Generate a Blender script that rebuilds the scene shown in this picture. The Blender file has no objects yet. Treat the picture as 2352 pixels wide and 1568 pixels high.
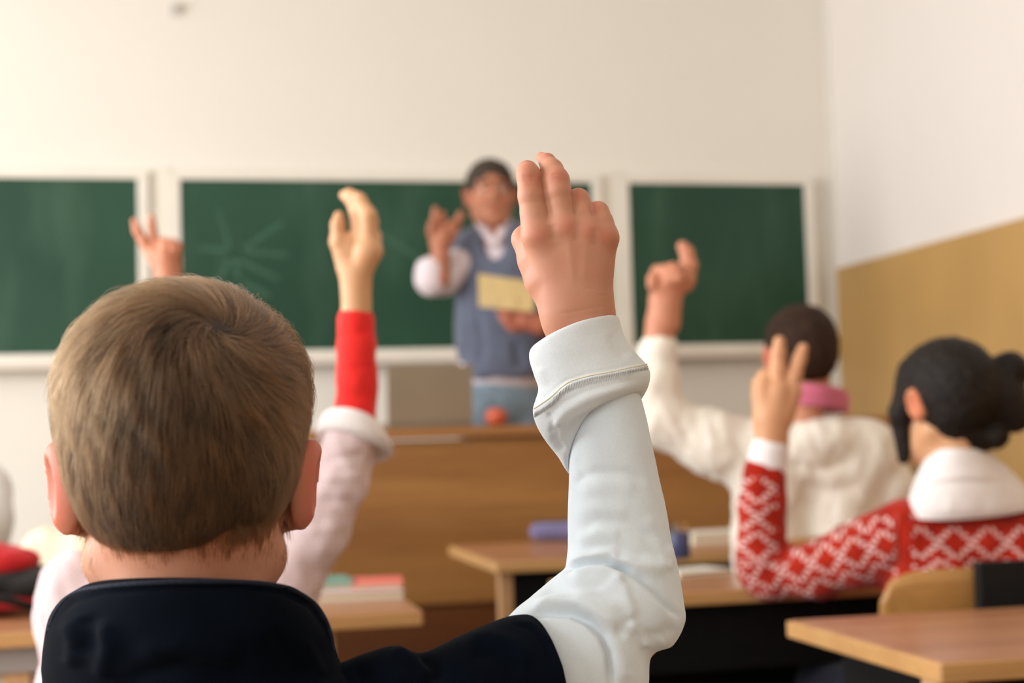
import bpy, math, random
import numpy as np
from mathutils import Matrix, Vector

# ------------------------------------------------------------------ camera
FPX = 3500.0
CAM = np.array([0.0, 0.0, 1.02])
_yaw, _pit, _rol = math.radians(12.5), math.radians(3.66), math.radians(1.63)
FWD = np.array([math.sin(_yaw)*math.cos(_pit), math.cos(_yaw)*math.cos(_pit), math.sin(_pit)])
_r0 = np.array([math.cos(_yaw), -math.sin(_yaw), 0.0])
_u0 = np.cross(_r0, FWD)
RGT = math.cos(_rol)*_r0 - math.sin(_rol)*_u0
UP = math.sin(_rol)*_r0 + math.cos(_rol)*_u0
FOCUS = 1.045

scene = bpy.context.scene
COL = scene.collection
cd = bpy.data.cameras.new('camera')
cam = bpy.data.objects.new('camera', cd)
COL.objects.link(cam)
cd.sensor_width = 36.0
cd.lens = FPX*36.0/2352.0
cd.clip_start = 0.05
cd.dof.use_dof = True
cd.dof.focus_distance = FOCUS
cd.dof.aperture_fstop = 5.6
m = Matrix.Identity(4)
for i in range(3):
    m[i][0] = RGT[i]; m[i][1] = UP[i]; m[i][2] = -FWD[i]; m[i][3] = CAM[i]
cam.matrix_world = m
scene.camera = cam

# room numbers (metres): x right, y towards the blackboards, z up
WX0, WX1, WY0, WY1, CEIL = -3.3, 2.86, -2.6, 6.25, 3.2
PLAT = 0.18
DESK = 0.72

# ------------------------------------------------------------------ world, lights, exposure
scene.view_settings.view_transform = 'Standard'
scene.view_settings.look = 'None'
scene.view_settings.gamma = 1.0
scene.view_settings.use_curve_mapping = False
scene.view_settings.exposure = 0.20
w = bpy.data.worlds.new('overcast_sky'); scene.world = w; w.use_nodes = True
w.node_tree.nodes['Background'].inputs[0].default_value = (0.80, 0.90, 1.0, 1)
w.node_tree.nodes['Background'].inputs[1].default_value = 1.0
WINS = [(-1.5, -0.1), (0.7, 2.1), (2.6, 4.0), (4.45, 5.85)]  # first opening, behind the camera, is added to give front fill
WZ0, WZ1 = 0.95, 2.75
def area(name, loc, rot, sx, sy, power, col):
    l = bpy.data.lights.new(name, 'AREA'); l.shape = 'RECTANGLE'; l.size = sx; l.size_y = sy
    l.energy = power; l.color = col
    o = bpy.data.objects.new(name, l); COL.objects.link(o); o.location = loc; o.rotation_euler = rot
    return o
for (a, b), pw in zip(WINS, (0.66, 1.02, 1.2, 0.26)):     # daylight at the windows, the first an added fill; outer powers lowered for balance
    area('window_and_fill_light', (WX0-0.03, (a+b)/2, (WZ0+WZ1)/2), (0, -math.pi/2, 0), WZ1-WZ0, b-a, 84*pw, (0.98, 0.99, 1.0))

# ------------------------------------------------------------------ helpers: space
def at(px, py, Z):
    return CAM + Z*(FWD + (px-1176.0)/FPX*RGT + (784.0-py)/FPX*UP)
def proj(P):
    d = P - CAM
    z = d @ FWD
    return 1176.0 + FPX*(d @ RGT)/z, 784.0 - FPX*(d @ UP)/z, z
def on_z(px, py, z):
    d = at(px, py, 1.0) - CAM
    return CAM + d*((z-CAM[2])/d[2])
def on_y(px, py, y):
    d = at(px, py, 1.0) - CAM
    return CAM + d*(y/d[1])
def on_x(px, py, x):
    d = at(px, py, 1.0) - CAM
    return CAM + d*(x/d[0])
def rotz(a):
    c, s = math.cos(a), math.sin(a)
    return np.array([[c, -s, 0], [s, c, 0], [0, 0, 1.0]])
def rotx(a):
    c, s = math.cos(a), math.sin(a)
    return np.array([[1.0, 0, 0], [0, c, -s], [0, s, c]])
def roty(a):
    c, s = math.cos(a), math.sin(a)
    return np.array([[c, 0, s], [0, 1.0, 0], [-s, 0, c]])
CAMR = np.array([RGT, FWD, UP]).T     # columns: right, away, up as the viewer has them

# ------------------------------------------------------------------ helpers: objects
def link(name, me, mat=None, parent=None, smooth=True):
    if mat is not None:
        for mm in (mat if isinstance(mat, (list, tuple)) else [mat]):
            me.materials.append(mm)
    if smooth and len(me.polygons):
        me.polygons.foreach_set('use_smooth', np.ones(len(me.polygons), dtype=bool))
    o = bpy.data.objects.new(name, me); COL.objects.link(o)
    if parent is not None:
        o.parent = parent
    return o
def wbase(parent):
    b = np.zeros(3); p = parent
    while p is not None:
        b = b + np.array(p.location); p = p.parent
    return b
def mesh_np(name, V, F, mat, parent=None, attrs=None, smooth=True):
    """V world coordinates (n,3), F list or array of faces"""
    me = bpy.data.meshes.new(name)
    V = np.asarray(V, dtype=np.float64) - wbase(parent)
    if isinstance(F, np.ndarray):
        nf, k = F.shape
        me.vertices.add(len(V)); me.vertices.foreach_set('co', V.astype(np.float32).ravel())
        me.loops.add(nf*k); me.loops.foreach_set('vertex_index', F.astype(np.int32).ravel())
        me.polygons.add(nf)
        me.polygons.foreach_set('loop_start', np.arange(0, nf*k, k, dtype=np.int32))
        me.polygons.foreach_set('loop_total', np.full(nf, k, dtype=np.int32))
        me.update(calc_edges=True); me.validate()
    else:
        me.from_pydata([tuple(v) for v in V], [], F)
    if attrs:
        for k, a in attrs.items():
            a = np.asarray(a, dtype=np.float32)
            if a.ndim == 1:
                at_ = me.attributes.new(k, 'FLOAT', 'POINT'); at_.data.foreach_set('value', a)
            else:
                at_ = me.attributes.new(k, 'FLOAT_VECTOR', 'POINT'); at_.data.foreach_set('vector', a.ravel())
    return link(name, me, mat, parent, smooth)
def thing(name, loc, label, cat, group=None):
    o = bpy.data.objects.new(name, None); COL.objects.link(o); o.location = loc
    o['label'] = label; o['category'] = cat
    o.empty_display_size = 0.1
    if group: o['group'] = group
    return o
def struct(o):
    o['kind'] = 'structure'; return o
def box(name, lo, hi, mat, parent=None, bev=0.0, R=None, org=None, smooth=False):
    import bmesh
    bm = bmesh.new(); bmesh.ops.create_cube(bm, size=1.0)
    lo = np.array(lo, float); hi = np.array(hi, float)
    for v in bm.verts:
        for i in range(3):
            v.co[i] = lo[i] + (v.co[i]+0.5)*(hi[i]-lo[i])
    if bev > 0:
        bmesh.ops.bevel(bm, geom=list(bm.edges), offset=bev, segments=3, profile=0.6, affect='EDGES')
    base = wbase(parent)
    for v in bm.verts:
        c = np.array(v.co)
        if R is not None:
            c = np.array(R) @ c
        if org is not None:
            c = c + np.array(org)
        v.co = Vector(c - base)
    me = bpy.data.meshes.new(name); bm.to_mesh(me); bm.free()
    return link(name, me, mat, parent, smooth)
def tube_path(name, pts, rad, mat, parent=None, n=10):
    pts = np.array(pts, float); V = []; F = []
    rad = np.broadcast_to(np.array(rad, float), (len(pts),))
    T = np.gradient(pts, axis=0); T /= np.linalg.norm(T, axis=1)[:, None]
    ref = np.array([0.0, 0.0, 1.0]) if abs(T[0][2]) < 0.9 else np.array([1.0, 0, 0])
    for p, t, r in zip(pts, T, rad):
        a = np.cross(ref, t); a /= np.linalg.norm(a); b = np.cross(t, a); ref = b if abs(t @ ref) > 0.95 else ref
        for k in range(n):
            q = 2*math.pi*k/n
            V.append(p + r*(math.cos(q)*a + math.sin(q)*b))
    for i in range(len(pts)-1):
        for k in range(n):
            k2 = (k+1) % n
            F.append((i*n+k, i*n+k2, (i+1)*n+k2, (i+1)*n+k))
    F.append(tuple(range(n-1, -1, -1))); F.append(tuple((len(pts)-1)*n+k for k in range(n)))
    return mesh_np(name, np.array(V), F, mat, parent)

# ------------------------------------------------------------------ helpers: rounded forms by signed distance
class Blob:
    def __init__(s, h): s.h = h; s.ops = []; s.noise = None
    def cone(s, a, ra, b, rb, k=0.006, sub=False):
        s.ops.append(('c', np.array(a, float), ra, np.array(b, float), rb, k, sub)); return s
    def ball(s, a, r, k=0.006, sub=False):
        return s.ell(a, (r, r, r), None, k, sub)
    def ell(s, c, r, R=None, k=0.006, sub=False):
        s.ops.append(('e', np.array(c, float), np.array(r, float), None if R is None else np.array(R, float), None, k, sub)); return s
    def chain(s, pts, k=0.006):
        for (a, ra), (b, rb) in zip(pts[:-1], pts[1:]): s.cone(a, ra, b, rb, k)
        return s
    def build(s):
        h = s.h; los = []; his = []
        def bb(op):
            if op[0] == 'c':
                _, a, ra, b, rb, k, sub = op
                return np.minimum(a-ra, b-rb), np.maximum(a+ra, b+rb)
            _, c, r, R, _, k, sub = op
            e = r if R is None else np.sqrt(((R*r[None, :])**2).sum(1))
            return c-e, c+e
        for op in s.ops:
            if not op[6]:
                l, u = bb(op); los.append(l); his.append(u)
        lo = np.min(los, 0)-3*h; hi = np.max(his, 0)+3*h
        n = np.ceil((hi-lo)/h).astype(int)+1
        ax = [lo[i]+h*np.arange(n[i]) for i in range(3)]
        D = np.full(n, 0.05, dtype=np.float32)
        for op in s.ops:
            k = op[5]; l, u = bb(op); mrg = k+3*h
            i0 = np.clip(np.floor((l-mrg-lo)/h).astype(int), 0, n-1); i1 = np.clip(np.ceil((u+mrg-lo)/h).astype(int)+1, 1, n)
            X = ax[0][i0[0]:i1[0]].astype(np.float32)[:, None, None]; Y = ax[1][i0[1]:i1[1]].astype(np.float32)[None, :, None]; Z = ax[2][i0[2]:i1[2]].astype(np.float32)[None, None, :]
            if op[0] == 'c':
                _, a, ra, b, rb, k, sub = op
                ab = b-a; L2 = max(ab @ ab, 1e-12)
                t = np.clip(((X-a[0])*ab[0]+(Y-a[1])*ab[1]+(Z-a[2])*ab[2])/L2, 0, 1)
                d = np.sqrt((X-a[0]-t*ab[0])**2+(Y-a[1]-t*ab[1])**2+(Z-a[2]-t*ab[2])**2)-(ra+t*(rb-ra))
            else:
                _, c, r, R, _, k, sub = op
                x, y, z = X-c[0], Y-c[1], Z-c[2]
                if R is not None:
                    x, y, z = x*R[0, 0]+y*R[1, 0]+z*R[2, 0], x*R[0, 1]+y*R[1, 1]+z*R[2, 1], x*R[0, 2]+y*R[1, 2]+z*R[2, 2]
                k0 = np.sqrt((x/r[0])**2+(y/r[1])**2+(z/r[2])**2); k1 = np.sqrt((x/r[0]**2)**2+(y/r[1]**2)**2+(z/r[2]**2)**2)+1e-9
                d = k0*(k0-1)/k1
            S = D[i0[0]:i1[0], i0[1]:i1[1], i0[2]:i1[2]]
            if sub:
                hh = np.clip(0.5-0.5*(S+d)/k, 0, 1); S[...] = S*(1-hh)-d*hh + k*hh*(1-hh)
            else:
                hh = np.clip(0.5+0.5*(S-d)/k, 0, 1); S[...] = S*(1-hh)+d*hh - k*hh*(1-hh)
        if s.noise is not None:
            D += s.noise(ax[0][:, None, None], ax[1][None, :, None], ax[2][None, None, :]).astype(np.float32)
        D[0], D[-1] = 1, 1; D[:, 0], D[:, -1] = 1, 1; D[:, :, 0], D[:, :, -1] = 1, 1
        return surfnet(D, lo, h)
def surfnet(D, lo, h):
    s = D < 0
    c = np.zeros(tuple(np.array(D.shape)-1), dtype=np.int8)
    cor = [(i, j, k) for i in (0, 1) for j in (0, 1) for k in (0, 1)]
    sh = D.shape
    for i, j, k in cor:
        c += s[i:sh[0]-1+i, j:sh[1]-1+j, k:sh[2]-1+k]
    act = (c > 0) & (c < 8)
    ijk = np.argwhere(act)
    idx = np.full(act.shape, -1, dtype=np.int64); idx[act] = np.arange(len(ijk))
    vals = {q: D[ijk[:, 0]+q[0], ijk[:, 1]+q[1], ijk[:, 2]+q[2]].astype(np.float64) for q in cor}
    P = np.zeros((len(ijk), 3)); N = np.zeros(len(ijk))
    for a in cor:
        for d in range(3):
            if a[d] == 0:
                b = list(a); b[d] = 1; b = tuple(b)
                va, vb = vals[a], vals[b]
                mm = (va < 0) != (vb < 0)
                t = np.where(mm, va/np.where(mm, va-vb, 1), 0)
                q = np.array(a, float)[None, :].repeat(len(ijk), 0); q[:, d] += t
                P += q*mm[:, None]; N += mm
    V = lo+h*(ijk+P/N[:, None])
    F = []
    for d in range(3):
        e, f = [(1, 2), (2, 0), (0, 1)][d]
        A = s.take(range(0, sh[d]-1), d) != s.take(range(1, sh[d]), d)
        ed = np.argwhere(A)
        ed = ed[(ed[:, e] > 0) & (ed[:, f] > 0) & (ed[:, e] < sh[e]-1) & (ed[:, f] < sh[f]-1)]
        def cell(de, df):
            q = ed.copy(); q[:, e] -= de; q[:, f] -= df
            return idx[q[:, 0], q[:, 1], q[:, 2]]
        Q = np.stack([cell(1, 1), cell(0, 1), cell(0, 0), cell(1, 0)], 1)
        ins = s[ed[:, 0], ed[:, 1], ed[:, 2]]
        Q[~ins] = Q[~ins][:, ::-1]
        F.append(Q)
    F = np.concatenate(F)
    F = F[(F >= 0).all(1)]
    return V, F
def relax(V, F, it=2, lam=0.5):
    n = len(V)
    E = np.concatenate([F[:, [0, 1]], F[:, [1, 2]], F[:, [2, 3]], F[:, [3, 0]]]); E = np.concatenate([E, E[:, ::-1]])
    deg = np.bincount(E[:, 0], minlength=n).astype(float); deg[deg == 0] = 1
    for _ in range(it):
        S = np.stack([np.bincount(E[:, 0], weights=V[E[:, 1], k], minlength=n) for k in range(3)], 1)/deg[:, None]
        V = V+lam*(S-V)
    return V
def normals(V, F):
    n = np.cross(V[F[:, 2]]-V[F[:, 0]], V[F[:, 3]]-V[F[:, 1]])
    N = np.zeros_like(V)
    for k in range(4):
        for c in range(3):
            N[:, c] += np.bincount(F[:, k], weights=n[:, c], minlength=len(V))
    return N/(np.linalg.norm(N, axis=1)[:, None]+1e-12)
def wob(P, s, seed=0):
    """cheap smooth noise in [-1,1]"""
    x, y, z = P[..., 0]*s, P[..., 1]*s, P[..., 2]*s
    a = np.sin(x*1.0+1.7*np.sin(y*0.9+seed)+seed*2.1)*np.cos(z*1.1+1.3*np.sin(x*1.2+seed*0.7))
    b = np.sin(y*1.9+1.1*np.sin(z*1.6+seed*1.3)+0.5)*np.cos(x*2.1+z*1.3+seed)
    return 0.6*a+0.4*b
def strokes(V, F, S, back=False):
    """raise or sink the side that faces the viewer along drawn lines: (points, width, height mm, asymmetry)"""
    N = normals(V, F)
    x, y, z = proj(V)
    vd = CAM-V; vd /= np.linalg.norm(vd, axis=1)[:, None]
    face = np.clip((N*vd).sum(1)*2.2+0.15, 0, 1)
    disp = np.zeros(len(V))
    for pts, wd, amp, asym in S:
        pts = np.array(pts, float)
        best = np.full(len(V), 1e9); sg = np.ones(len(V)); tt = np.zeros(len(V))
        Ls = np.r_[0, np.cumsum(np.linalg.norm(np.diff(pts, axis=0), axis=1))]
        for i in range(len(pts)-1):
            a, b = pts[i], pts[i+1]; ab = b-a; L = max(ab @ ab, 1e-9)
            t = np.clip(((x-a[0])*ab[0]+(y-a[1])*ab[1])/L, 0, 1)
            dx, dy = x-a[0]-t*ab[0], y-a[1]-t*ab[1]
            d = np.hypot(dx, dy); m_ = d < best
            best = np.where(m_, d, best); sg = np.where(m_, np.sign(ab[0]*(y-a[1])-ab[1]*(x-a[0])), sg)
            tt = np.where(m_, (Ls[i]+t*(Ls[i+1]-Ls[i]))/Ls[-1], tt)
        wdd = np.where(sg > 0, wd*(1+asym), wd*(1-asym))
        taper = np.clip(np.minimum(tt, 1-tt)*5, 0, 1); taper = taper*taper*(3-2*taper)
        disp += amp*0.001*np.exp(-(best/wdd)**2)*taper
    return V+N*(disp*face)[:, None]

def cr(a, t):
    """Catmull-Rom through rows of a at parameters t"""
    a = np.asarray(a, float); n = len(a); i = np.clip(np.floor(t).astype(int), 0, n-2); u = (t-i)[:, None] if a.ndim == 2 else (t-i)
    p0, p1, p2, p3 = a[np.clip(i-1, 0, n-1)], a[i], a[i+1], a[np.clip(i+2, 0, n-1)]
    return 0.5*((2*p1)+(-p0+p2)*u+(2*p0-5*p1+4*p2-p3)*u*u+(-p0+3*p1-3*p2+p3)*u**3)
def loft(rings, nu=96, per=8, cap=True):
    """rings: (L(px,py), R(px,py), F(px,py) nearest point, Z, half depth). Returns V, F(quads)"""
    C, A, B = [], [], []
    for L, R, Fp, Z, b in rings:
        ZL, ZR = (Z if isinstance(Z, tuple) else (Z, Z))
        l, r = at(L[0], L[1], ZL), at(R[0], R[1], ZR); c = (l+r)/2
        if Fp is None:
            Fp = ((L[0]+R[0])/2, (L[1]+R[1])/2)
        f = at(Fp[0], Fp[1], (ZL+ZR)/2-b)
        C.append(c); A.append((r-l)/2); B.append(f-c)
    t = np.linspace(0, len(rings)-1, (len(rings)-1)*per+1)
    C, A, B = cr(C, t), cr(A, t), cr(B, t)
    th = np.linspace(0, 2*math.pi, nu, endpoint=False)
    V = C[:, None, :]+np.cos(th)[None, :, None]*A[:, None, :]+np.sin(th)[None, :, None]*B[:, None, :]
    nv = len(t); V = V.reshape(-1, 3)
    i, j = np.meshgrid(np.arange(nv-1), np.arange(nu), indexing='ij'); j2 = (j+1) % nu
    F = np.stack([i*nu+j, i*nu+j2, (i+1)*nu+j2, (i+1)*nu+j], -1).reshape(-1, 4)
    if cap:
        c0 = len(V); V = np.vstack([V, C[0], C[-1]])
        jj = np.arange(0, nu, 2)
        F = np.vstack([F, np.stack([np.full(nu//2, c0), (jj+2) % nu, jj+1, jj], 1), np.stack([np.full(nu//2, c0+1), (nv-1)*nu+jj, (nv-1)*nu+jj+1, (nv-1)*nu+(jj+2) % nu], 1)])
    # outward check
    N = normals(V, F); g = V.mean(0)
    if ((V-np.repeat(np.vstack([C]), nu, 0) if False else V[:nv*nu]-np.repeat(C, nu, 0))*N[:nv*nu]).sum() < 0:
        F = F[:, ::-1].copy()
    return V, F
def merge(parts):
    Vs, Fs, n = [], [], 0
    for V, F in parts:
        Vs.append(V); Fs.append(F+n); n += len(V)
    return np.vstack(Vs), np.vstack(Fs)

# ------------------------------------------------------------------ materials
def new_mat(name):
    m_ = bpy.data.materials.new(name); m_.use_nodes = True
    return m_, m_.node_tree, m_.node_tree.nodes['Principled BSDF']
def nn(nt, t, **kw):
    n = nt.nodes.new(t)
    for k, v in kw.items():
        if k.startswith('i_'): n.inputs[k[2:]].default_value = v
        else: setattr(n, k, v)
    return n
def lnk(nt, a, b): nt.links.new(a, b)
def sock(n, name): return n.outputs[name]
def coords(nt, scale=(1, 1, 1), rot=(0, 0, 0)):
    g = nn(nt, 'ShaderNodeNewGeometry'); mp = nn(nt, 'ShaderNodeMapping')
    mp.inputs['Scale'].default_value = scale; mp.inputs['Rotation'].default_value = rot
    lnk(nt, g.outputs['Position'], mp.inputs['Vector']); return mp.outputs['Vector']
def noise_mix(nt, vec, scale, c1, c2, lo=0.35, hi=0.65, detail=3.0):
    n = nn(nt, 'ShaderNodeTexNoise'); n.inputs['Scale'].default_value = scale; n.inputs['Detail'].default_value = detail
    lnk(nt, vec, n.inputs['Vector'])
    r = nn(nt, 'ShaderNodeValToRGB'); r.color_ramp.elements[0].position = lo; r.color_ramp.elements[1].position = hi
    r.color_ramp.elements[0].color = (*c1, 1); r.color_ramp.elements[1].color = (*c2, 1)
    lnk(nt, n.outputs['Fac'], r.inputs['Fac']); return r.outputs['Color']
def bump(nt, p, vec, scale, strength, dist, detail=2.0):
    n = nn(nt, 'ShaderNodeTexNoise'); n.inputs['Scale'].default_value = scale; n.inputs['Detail'].default_value = detail
    lnk(nt, vec, n.inputs['Vector'])
    b = nn(nt, 'ShaderNodeBump'); b.inputs['Strength'].default_value = strength; b.inputs['Distance'].default_value = dist
    lnk(nt, n.outputs['Fac'], b.inputs['Height']); lnk(nt, b.outputs['Normal'], p.inputs['Normal'])
def plain(name, c, rough=0.6, var=0.06, scale=6.0, bmp=None, metal=0.0, sheen=0.0, spec=0.5):
    m_, nt, p = new_mat(name); v = coords(nt)
    c = np.array(c); lnk(nt, noise_mix(nt, v, scale, tuple(c*(1-var)), tuple(np.minimum(c*(1+var), 1))), p.inputs['Base Color'])
    p.inputs['Roughness'].default_value = rough; p.inputs['Metallic'].default_value = metal
    p.inputs['Specular IOR Level'].default_value = spec
    if sheen: p.inputs['Sheen Weight'].default_value = sheen
    if bmp: bump(nt, p, v, *bmp)
    return m_
def srgb(r, g, b):
    f = lambda c: (c/255/12.92) if c/255 <= 0.04045 else ((c/255+0.055)/1.055)**2.4
    return (f(r), f(g), f(b))
def cloth(name, c, var=0.05, weave=900.0, sheen=0.25, rough=0.85, fold=25.0):
    m_, nt, p = new_mat(name); v = coords(nt); c = np.array(c)
    a = noise_mix(nt, v, fold, tuple(c*(1-var)), tuple(np.minimum(c*(1+var), 1)))
    b_ = noise_mix(nt, v, weave, (0.93,)*3, (1.0,)*3)
    mx = nn(nt, 'ShaderNodeMix', data_type='RGBA', blend_type='MULTIPLY'); mx.inputs[0].default_value = 1.0
    lnk(nt, a, mx.inputs[6]); lnk(nt, b_, mx.inputs[7]); lnk(nt, mx.outputs[2], p.inputs['Base Color'])
    p.inputs['Roughness'].default_value = rough; p.inputs['Sheen Weight'].default_value = sheen; p.inputs['Sheen Roughness'].default_value = 0.5
    p.inputs['Specular IOR Level'].default_value = 0.2 if sheen > 0.03 else 0.04
    bump(nt, p, v, weave, 0.25, 0.0006, 1.0)
    return m_
def wood(name, dark, light, axis='x', scale=1.0, rough=0.38, coat=0.0):
    m_, nt, p = new_mat(name)
    sc = {'x': (0.35, 7, 7), 'y': (7, 0.35, 7), 'z': (7, 7, 0.35)}[axis]
    v = coords(nt, tuple(s_*scale for s_ in sc))
    a = noise_mix(nt, v, 1.6, dark, light, 0.3, 0.7, 5.0)
    v2 = coords(nt, tuple(s_*scale*9 for s_ in sc))
    b_ = noise_mix(nt, v2, 2.0, (0.84, 0.82, 0.8), (1.0,)*3, 0.3, 0.6, 4.0)
    mx = nn(nt, 'ShaderNodeMix', data_type='RGBA', blend_type='MULTIPLY'); mx.inputs[0].default_value = 1.0
    lnk(nt, a, mx.inputs[6]); lnk(nt, b_, mx.inputs[7]); lnk(nt, mx.outputs[2], p.inputs['Base Color'])
    p.inputs['Roughness'].default_value = rough
    return m_
def skin(name, base, red, rough=0.5):
    m_, nt, p = new_mat(name); v = coords(nt)
    col = noise_mix(nt, v, 45.0, tuple(np.array(base)*np.array([0.97, 0.92, 0.9])), tuple(np.minimum(np.array(base)*np.array([1.03, 1.06, 1.07]), 1)), 0.3, 0.7)
    at_ = nn(nt, 'ShaderNodeAttribute'); at_.attribute_name = 'flush'
    mx = nn(nt, 'ShaderNodeMix', data_type='RGBA'); lnk(nt, at_.outputs['Fac'], mx.inputs[0]); lnk(nt, col, mx.inputs[6]); mx.inputs[7].default_value = (*red, 1)
    lnk(nt, mx.outputs[2], p.inputs['Base Color'])
    p.inputs['Roughness'].default_value = rough; p.inputs['Subsurface Weight'].default_value = 0.35
    p.inputs['Subsurface Radius'].default_value = (1.0, 0.35, 0.18); p.inputs['Subsurface Scale'].default_value = 0.006
    p.inputs['Specular IOR Level'].default_value = 0.35
    bump(nt, p, v, 900.0, 0.18, 0.0005, 3.0)
    return m_

M = {}
M['wall'] = plain('wall_paint', srgb(236, 230, 219), 0.9, 0.012, 1.2)
M['wall_r'] = plain('side_wall_paint', srgb(238, 230, 223), 0.9, 0.012, 1.2)
M['ceil'] = plain('ceiling_paint', srgb(244, 242, 236), 0.9, 0.01)
M['floor'] = wood('floor_parquet', srgb(128, 108, 88), srgb(156, 134, 112), 'y', 1.0, 0.4)
M['tan'] = plain('tan_wall_panel', srgb(196, 154, 94), 0.45, 0.05, 2.5)
M['frame'] = plain('painted_board_frame', srgb(235, 228, 215), 0.5, 0.02)
M['tray'] = plain('chalk_tray', srgb(226, 214, 202), 0.5, 0.02)
M['green'] = None
M['wood_desk'] = wood('desk_top_veneer', srgb(166, 112, 76), srgb(186, 134, 94), 'x', 1.0, 0.3)
M['wood_edge'] = wood('desk_edge_beech', srgb(190, 142, 88), srgb(204, 158, 102), 'x', 1.0, 0.4)
M['wood_leg'] = wood('desk_leg_beech', srgb(190, 146, 100), srgb(208, 164, 116), 'z', 1.0, 0.45)
M['wood_teach'] = wood('teacher_desk_oak', srgb(132, 82, 38), srgb(174, 124, 68), 'x', 0.55, 0.4)
M['wood_teach_d'] = wood('teacher_desk_oak_dark', srgb(92, 50, 20), srgb(114, 66, 30), 'x', 0.55, 0.45)
M['wood_top'] = wood('teacher_desk_top', srgb(150, 100, 56), srgb(168, 116, 66), 'x', 0.8, 0.35)
M['black'] = plain('under_desk_shade_black', (0.004, 0.004, 0.004), 0.7, 0.1, spec=0.15)  # deep shade under the desks, put into the colour
M['chairwood'] = wood('chair_plywood', srgb(176, 124, 66), srgb(198, 146, 84), 'x', 1.2, 0.35)
M['steel'] = plain('dark_steel', (0.007, 0.008, 0.009), 0.5, 0.05, spec=0.2)
M['greymetal'] = plain('grey_rail', srgb(150, 143, 136), 0.45, 0.03)
M['hookgrey'] = plain('hook_grey', srgb(205, 198, 190), 0.5, 0.02)
M['beige'] = plain('beige_panel', srgb(196, 182, 160), 0.6, 0.03)
M['laptop'] = plain('laptop_lid', srgb(138, 121, 100), 0.45, 0.03)
M['laptop_d'] = plain('laptop_base', srgb(120, 108, 92), 0.45, 0.03)
M['glass'] = plain('window_frame_white', srgb(238, 238, 236), 0.4, 0.02)

# chalkboard: green enamel with old chalk smears
m_, nt, p = new_mat('chalkboard_green'); v = coords(nt)
col = noise_mix(nt, v, 1.3, srgb(26, 64, 46), srgb(36, 76, 56), 0.35, 0.65)
smear = noise_mix(nt, coords(nt, (1.2, 1, 0.35), (0, 0.5, 0)), 5.0, (0, 0, 0), (0.35, 0.35, 0.35), 0.5, 0.85)
mx = nn(nt, 'ShaderNodeMix', data_type='RGBA'); lnk(nt, smear, mx.inputs[0]); lnk(nt, col, mx.inputs[6]); mx.inputs[7].default_value = (*srgb(92, 122, 102), 1)
lnk(nt, mx.outputs[2], p.inputs['Base Color']); p.inputs['Roughness'].default_value = 0.5; p.inputs['Specular IOR Level'].default_value = 0.35
M['green'] = m_
M['chalk'] = plain('faded_chalk', srgb(62, 98, 78), 0.9, 0.1)

M['skin_boy'] = skin('skin_boy', srgb(192, 136, 110), srgb(196, 104, 80))
M['skin_pink'] = skin('skin_pupil', srgb(214, 164, 124), srgb(206, 118, 82))
M['skin_red'] = skin('skin_rosy', srgb(204, 146, 116), srgb(192, 104, 76))
M['skin_man'] = skin('skin_man', srgb(186, 128, 98), srgb(170, 88, 70))
M['navy'] = cloth('navy_knit', (0.0016, 0.0032, 0.0072), 0.2, 700, 0.006)
M['navy_seam'] = cloth('navy_binding', (0.011, 0.016, 0.032), 0.2, 700, 0.04)
M['blue'] = cloth('pale_blue_sweat', srgb(222, 232, 240), 0.02, 1500, 0.2)
M['blue_rib'] = cloth('pale_blue_rib', srgb(222, 228, 232), 0.02, 1200, 0.2)
M['seam'] = cloth('overlock_thread', srgb(228, 224, 222), 0.06, 2200, 0.1)
M['red_sl'] = cloth('bright_red_sleeve', srgb(236, 44, 38), 0.05, 900, 0.2)
M['cream'] = cloth('cream_fleece', srgb(240, 232, 218), 0.03, 500, 0.3)
M['creamd'] = cloth('cream_jumper', srgb(222, 208, 180), 0.04, 500, 0.3)
M['whiteshirt'] = cloth('white_shirt', srgb(240, 232, 230), 0.02, 900, 0.1)
M['brightshirt'] = cloth('bright_white_shirt', srgb(252, 252, 252), 0.01, 900, 0.1)
M['pinkcol'] = cloth('pink_collar', srgb(206, 110, 134), 0.08, 700, 0.2)
M['vest'] = cloth('slate_vest', srgb(98, 104, 122), 0.06, 600, 0.2)
M['manshirt'] = cloth('man_shirt', srgb(226, 212, 216), 0.04, 600, 0.1)
M['jeans'] = cloth('washed_jeans', srgb(128, 146, 160), 0.10, 700, 0.1)
M['trouser'] = cloth('dark_trousers', srgb(34, 38, 52), 0.1, 700, 0.1)
M['hair_b'] = plain('brown_hair_under', srgb(52, 36, 24), 0.7, 0.2, 60)
M['hair_dk'] = plain('dark_brown_hair', srgb(50, 32, 20), 0.7, 0.4, 90, (260, 0.8, 0.004), spec=0.2)
M['hair_bk'] = plain('black_brown_hair', srgb(24, 16, 10), 0.55, 0.5, 80, (240, 0.8, 0.004), spec=0.25)
M['hair_man'] = plain('greying_brown_hair', srgb(58, 45, 33), 0.75, 0.25, 60, (220, 0.5, 0.004))
M['eye'] = plain('eye_white', srgb(235, 230, 224), 0.2, 0.01)
M['iris'] = plain('eye_iris', srgb(50, 36, 26), 0.2, 0.1)
M['sole'] = plain('shoe_leather', srgb(40, 34, 32), 0.5, 0.1)

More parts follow.
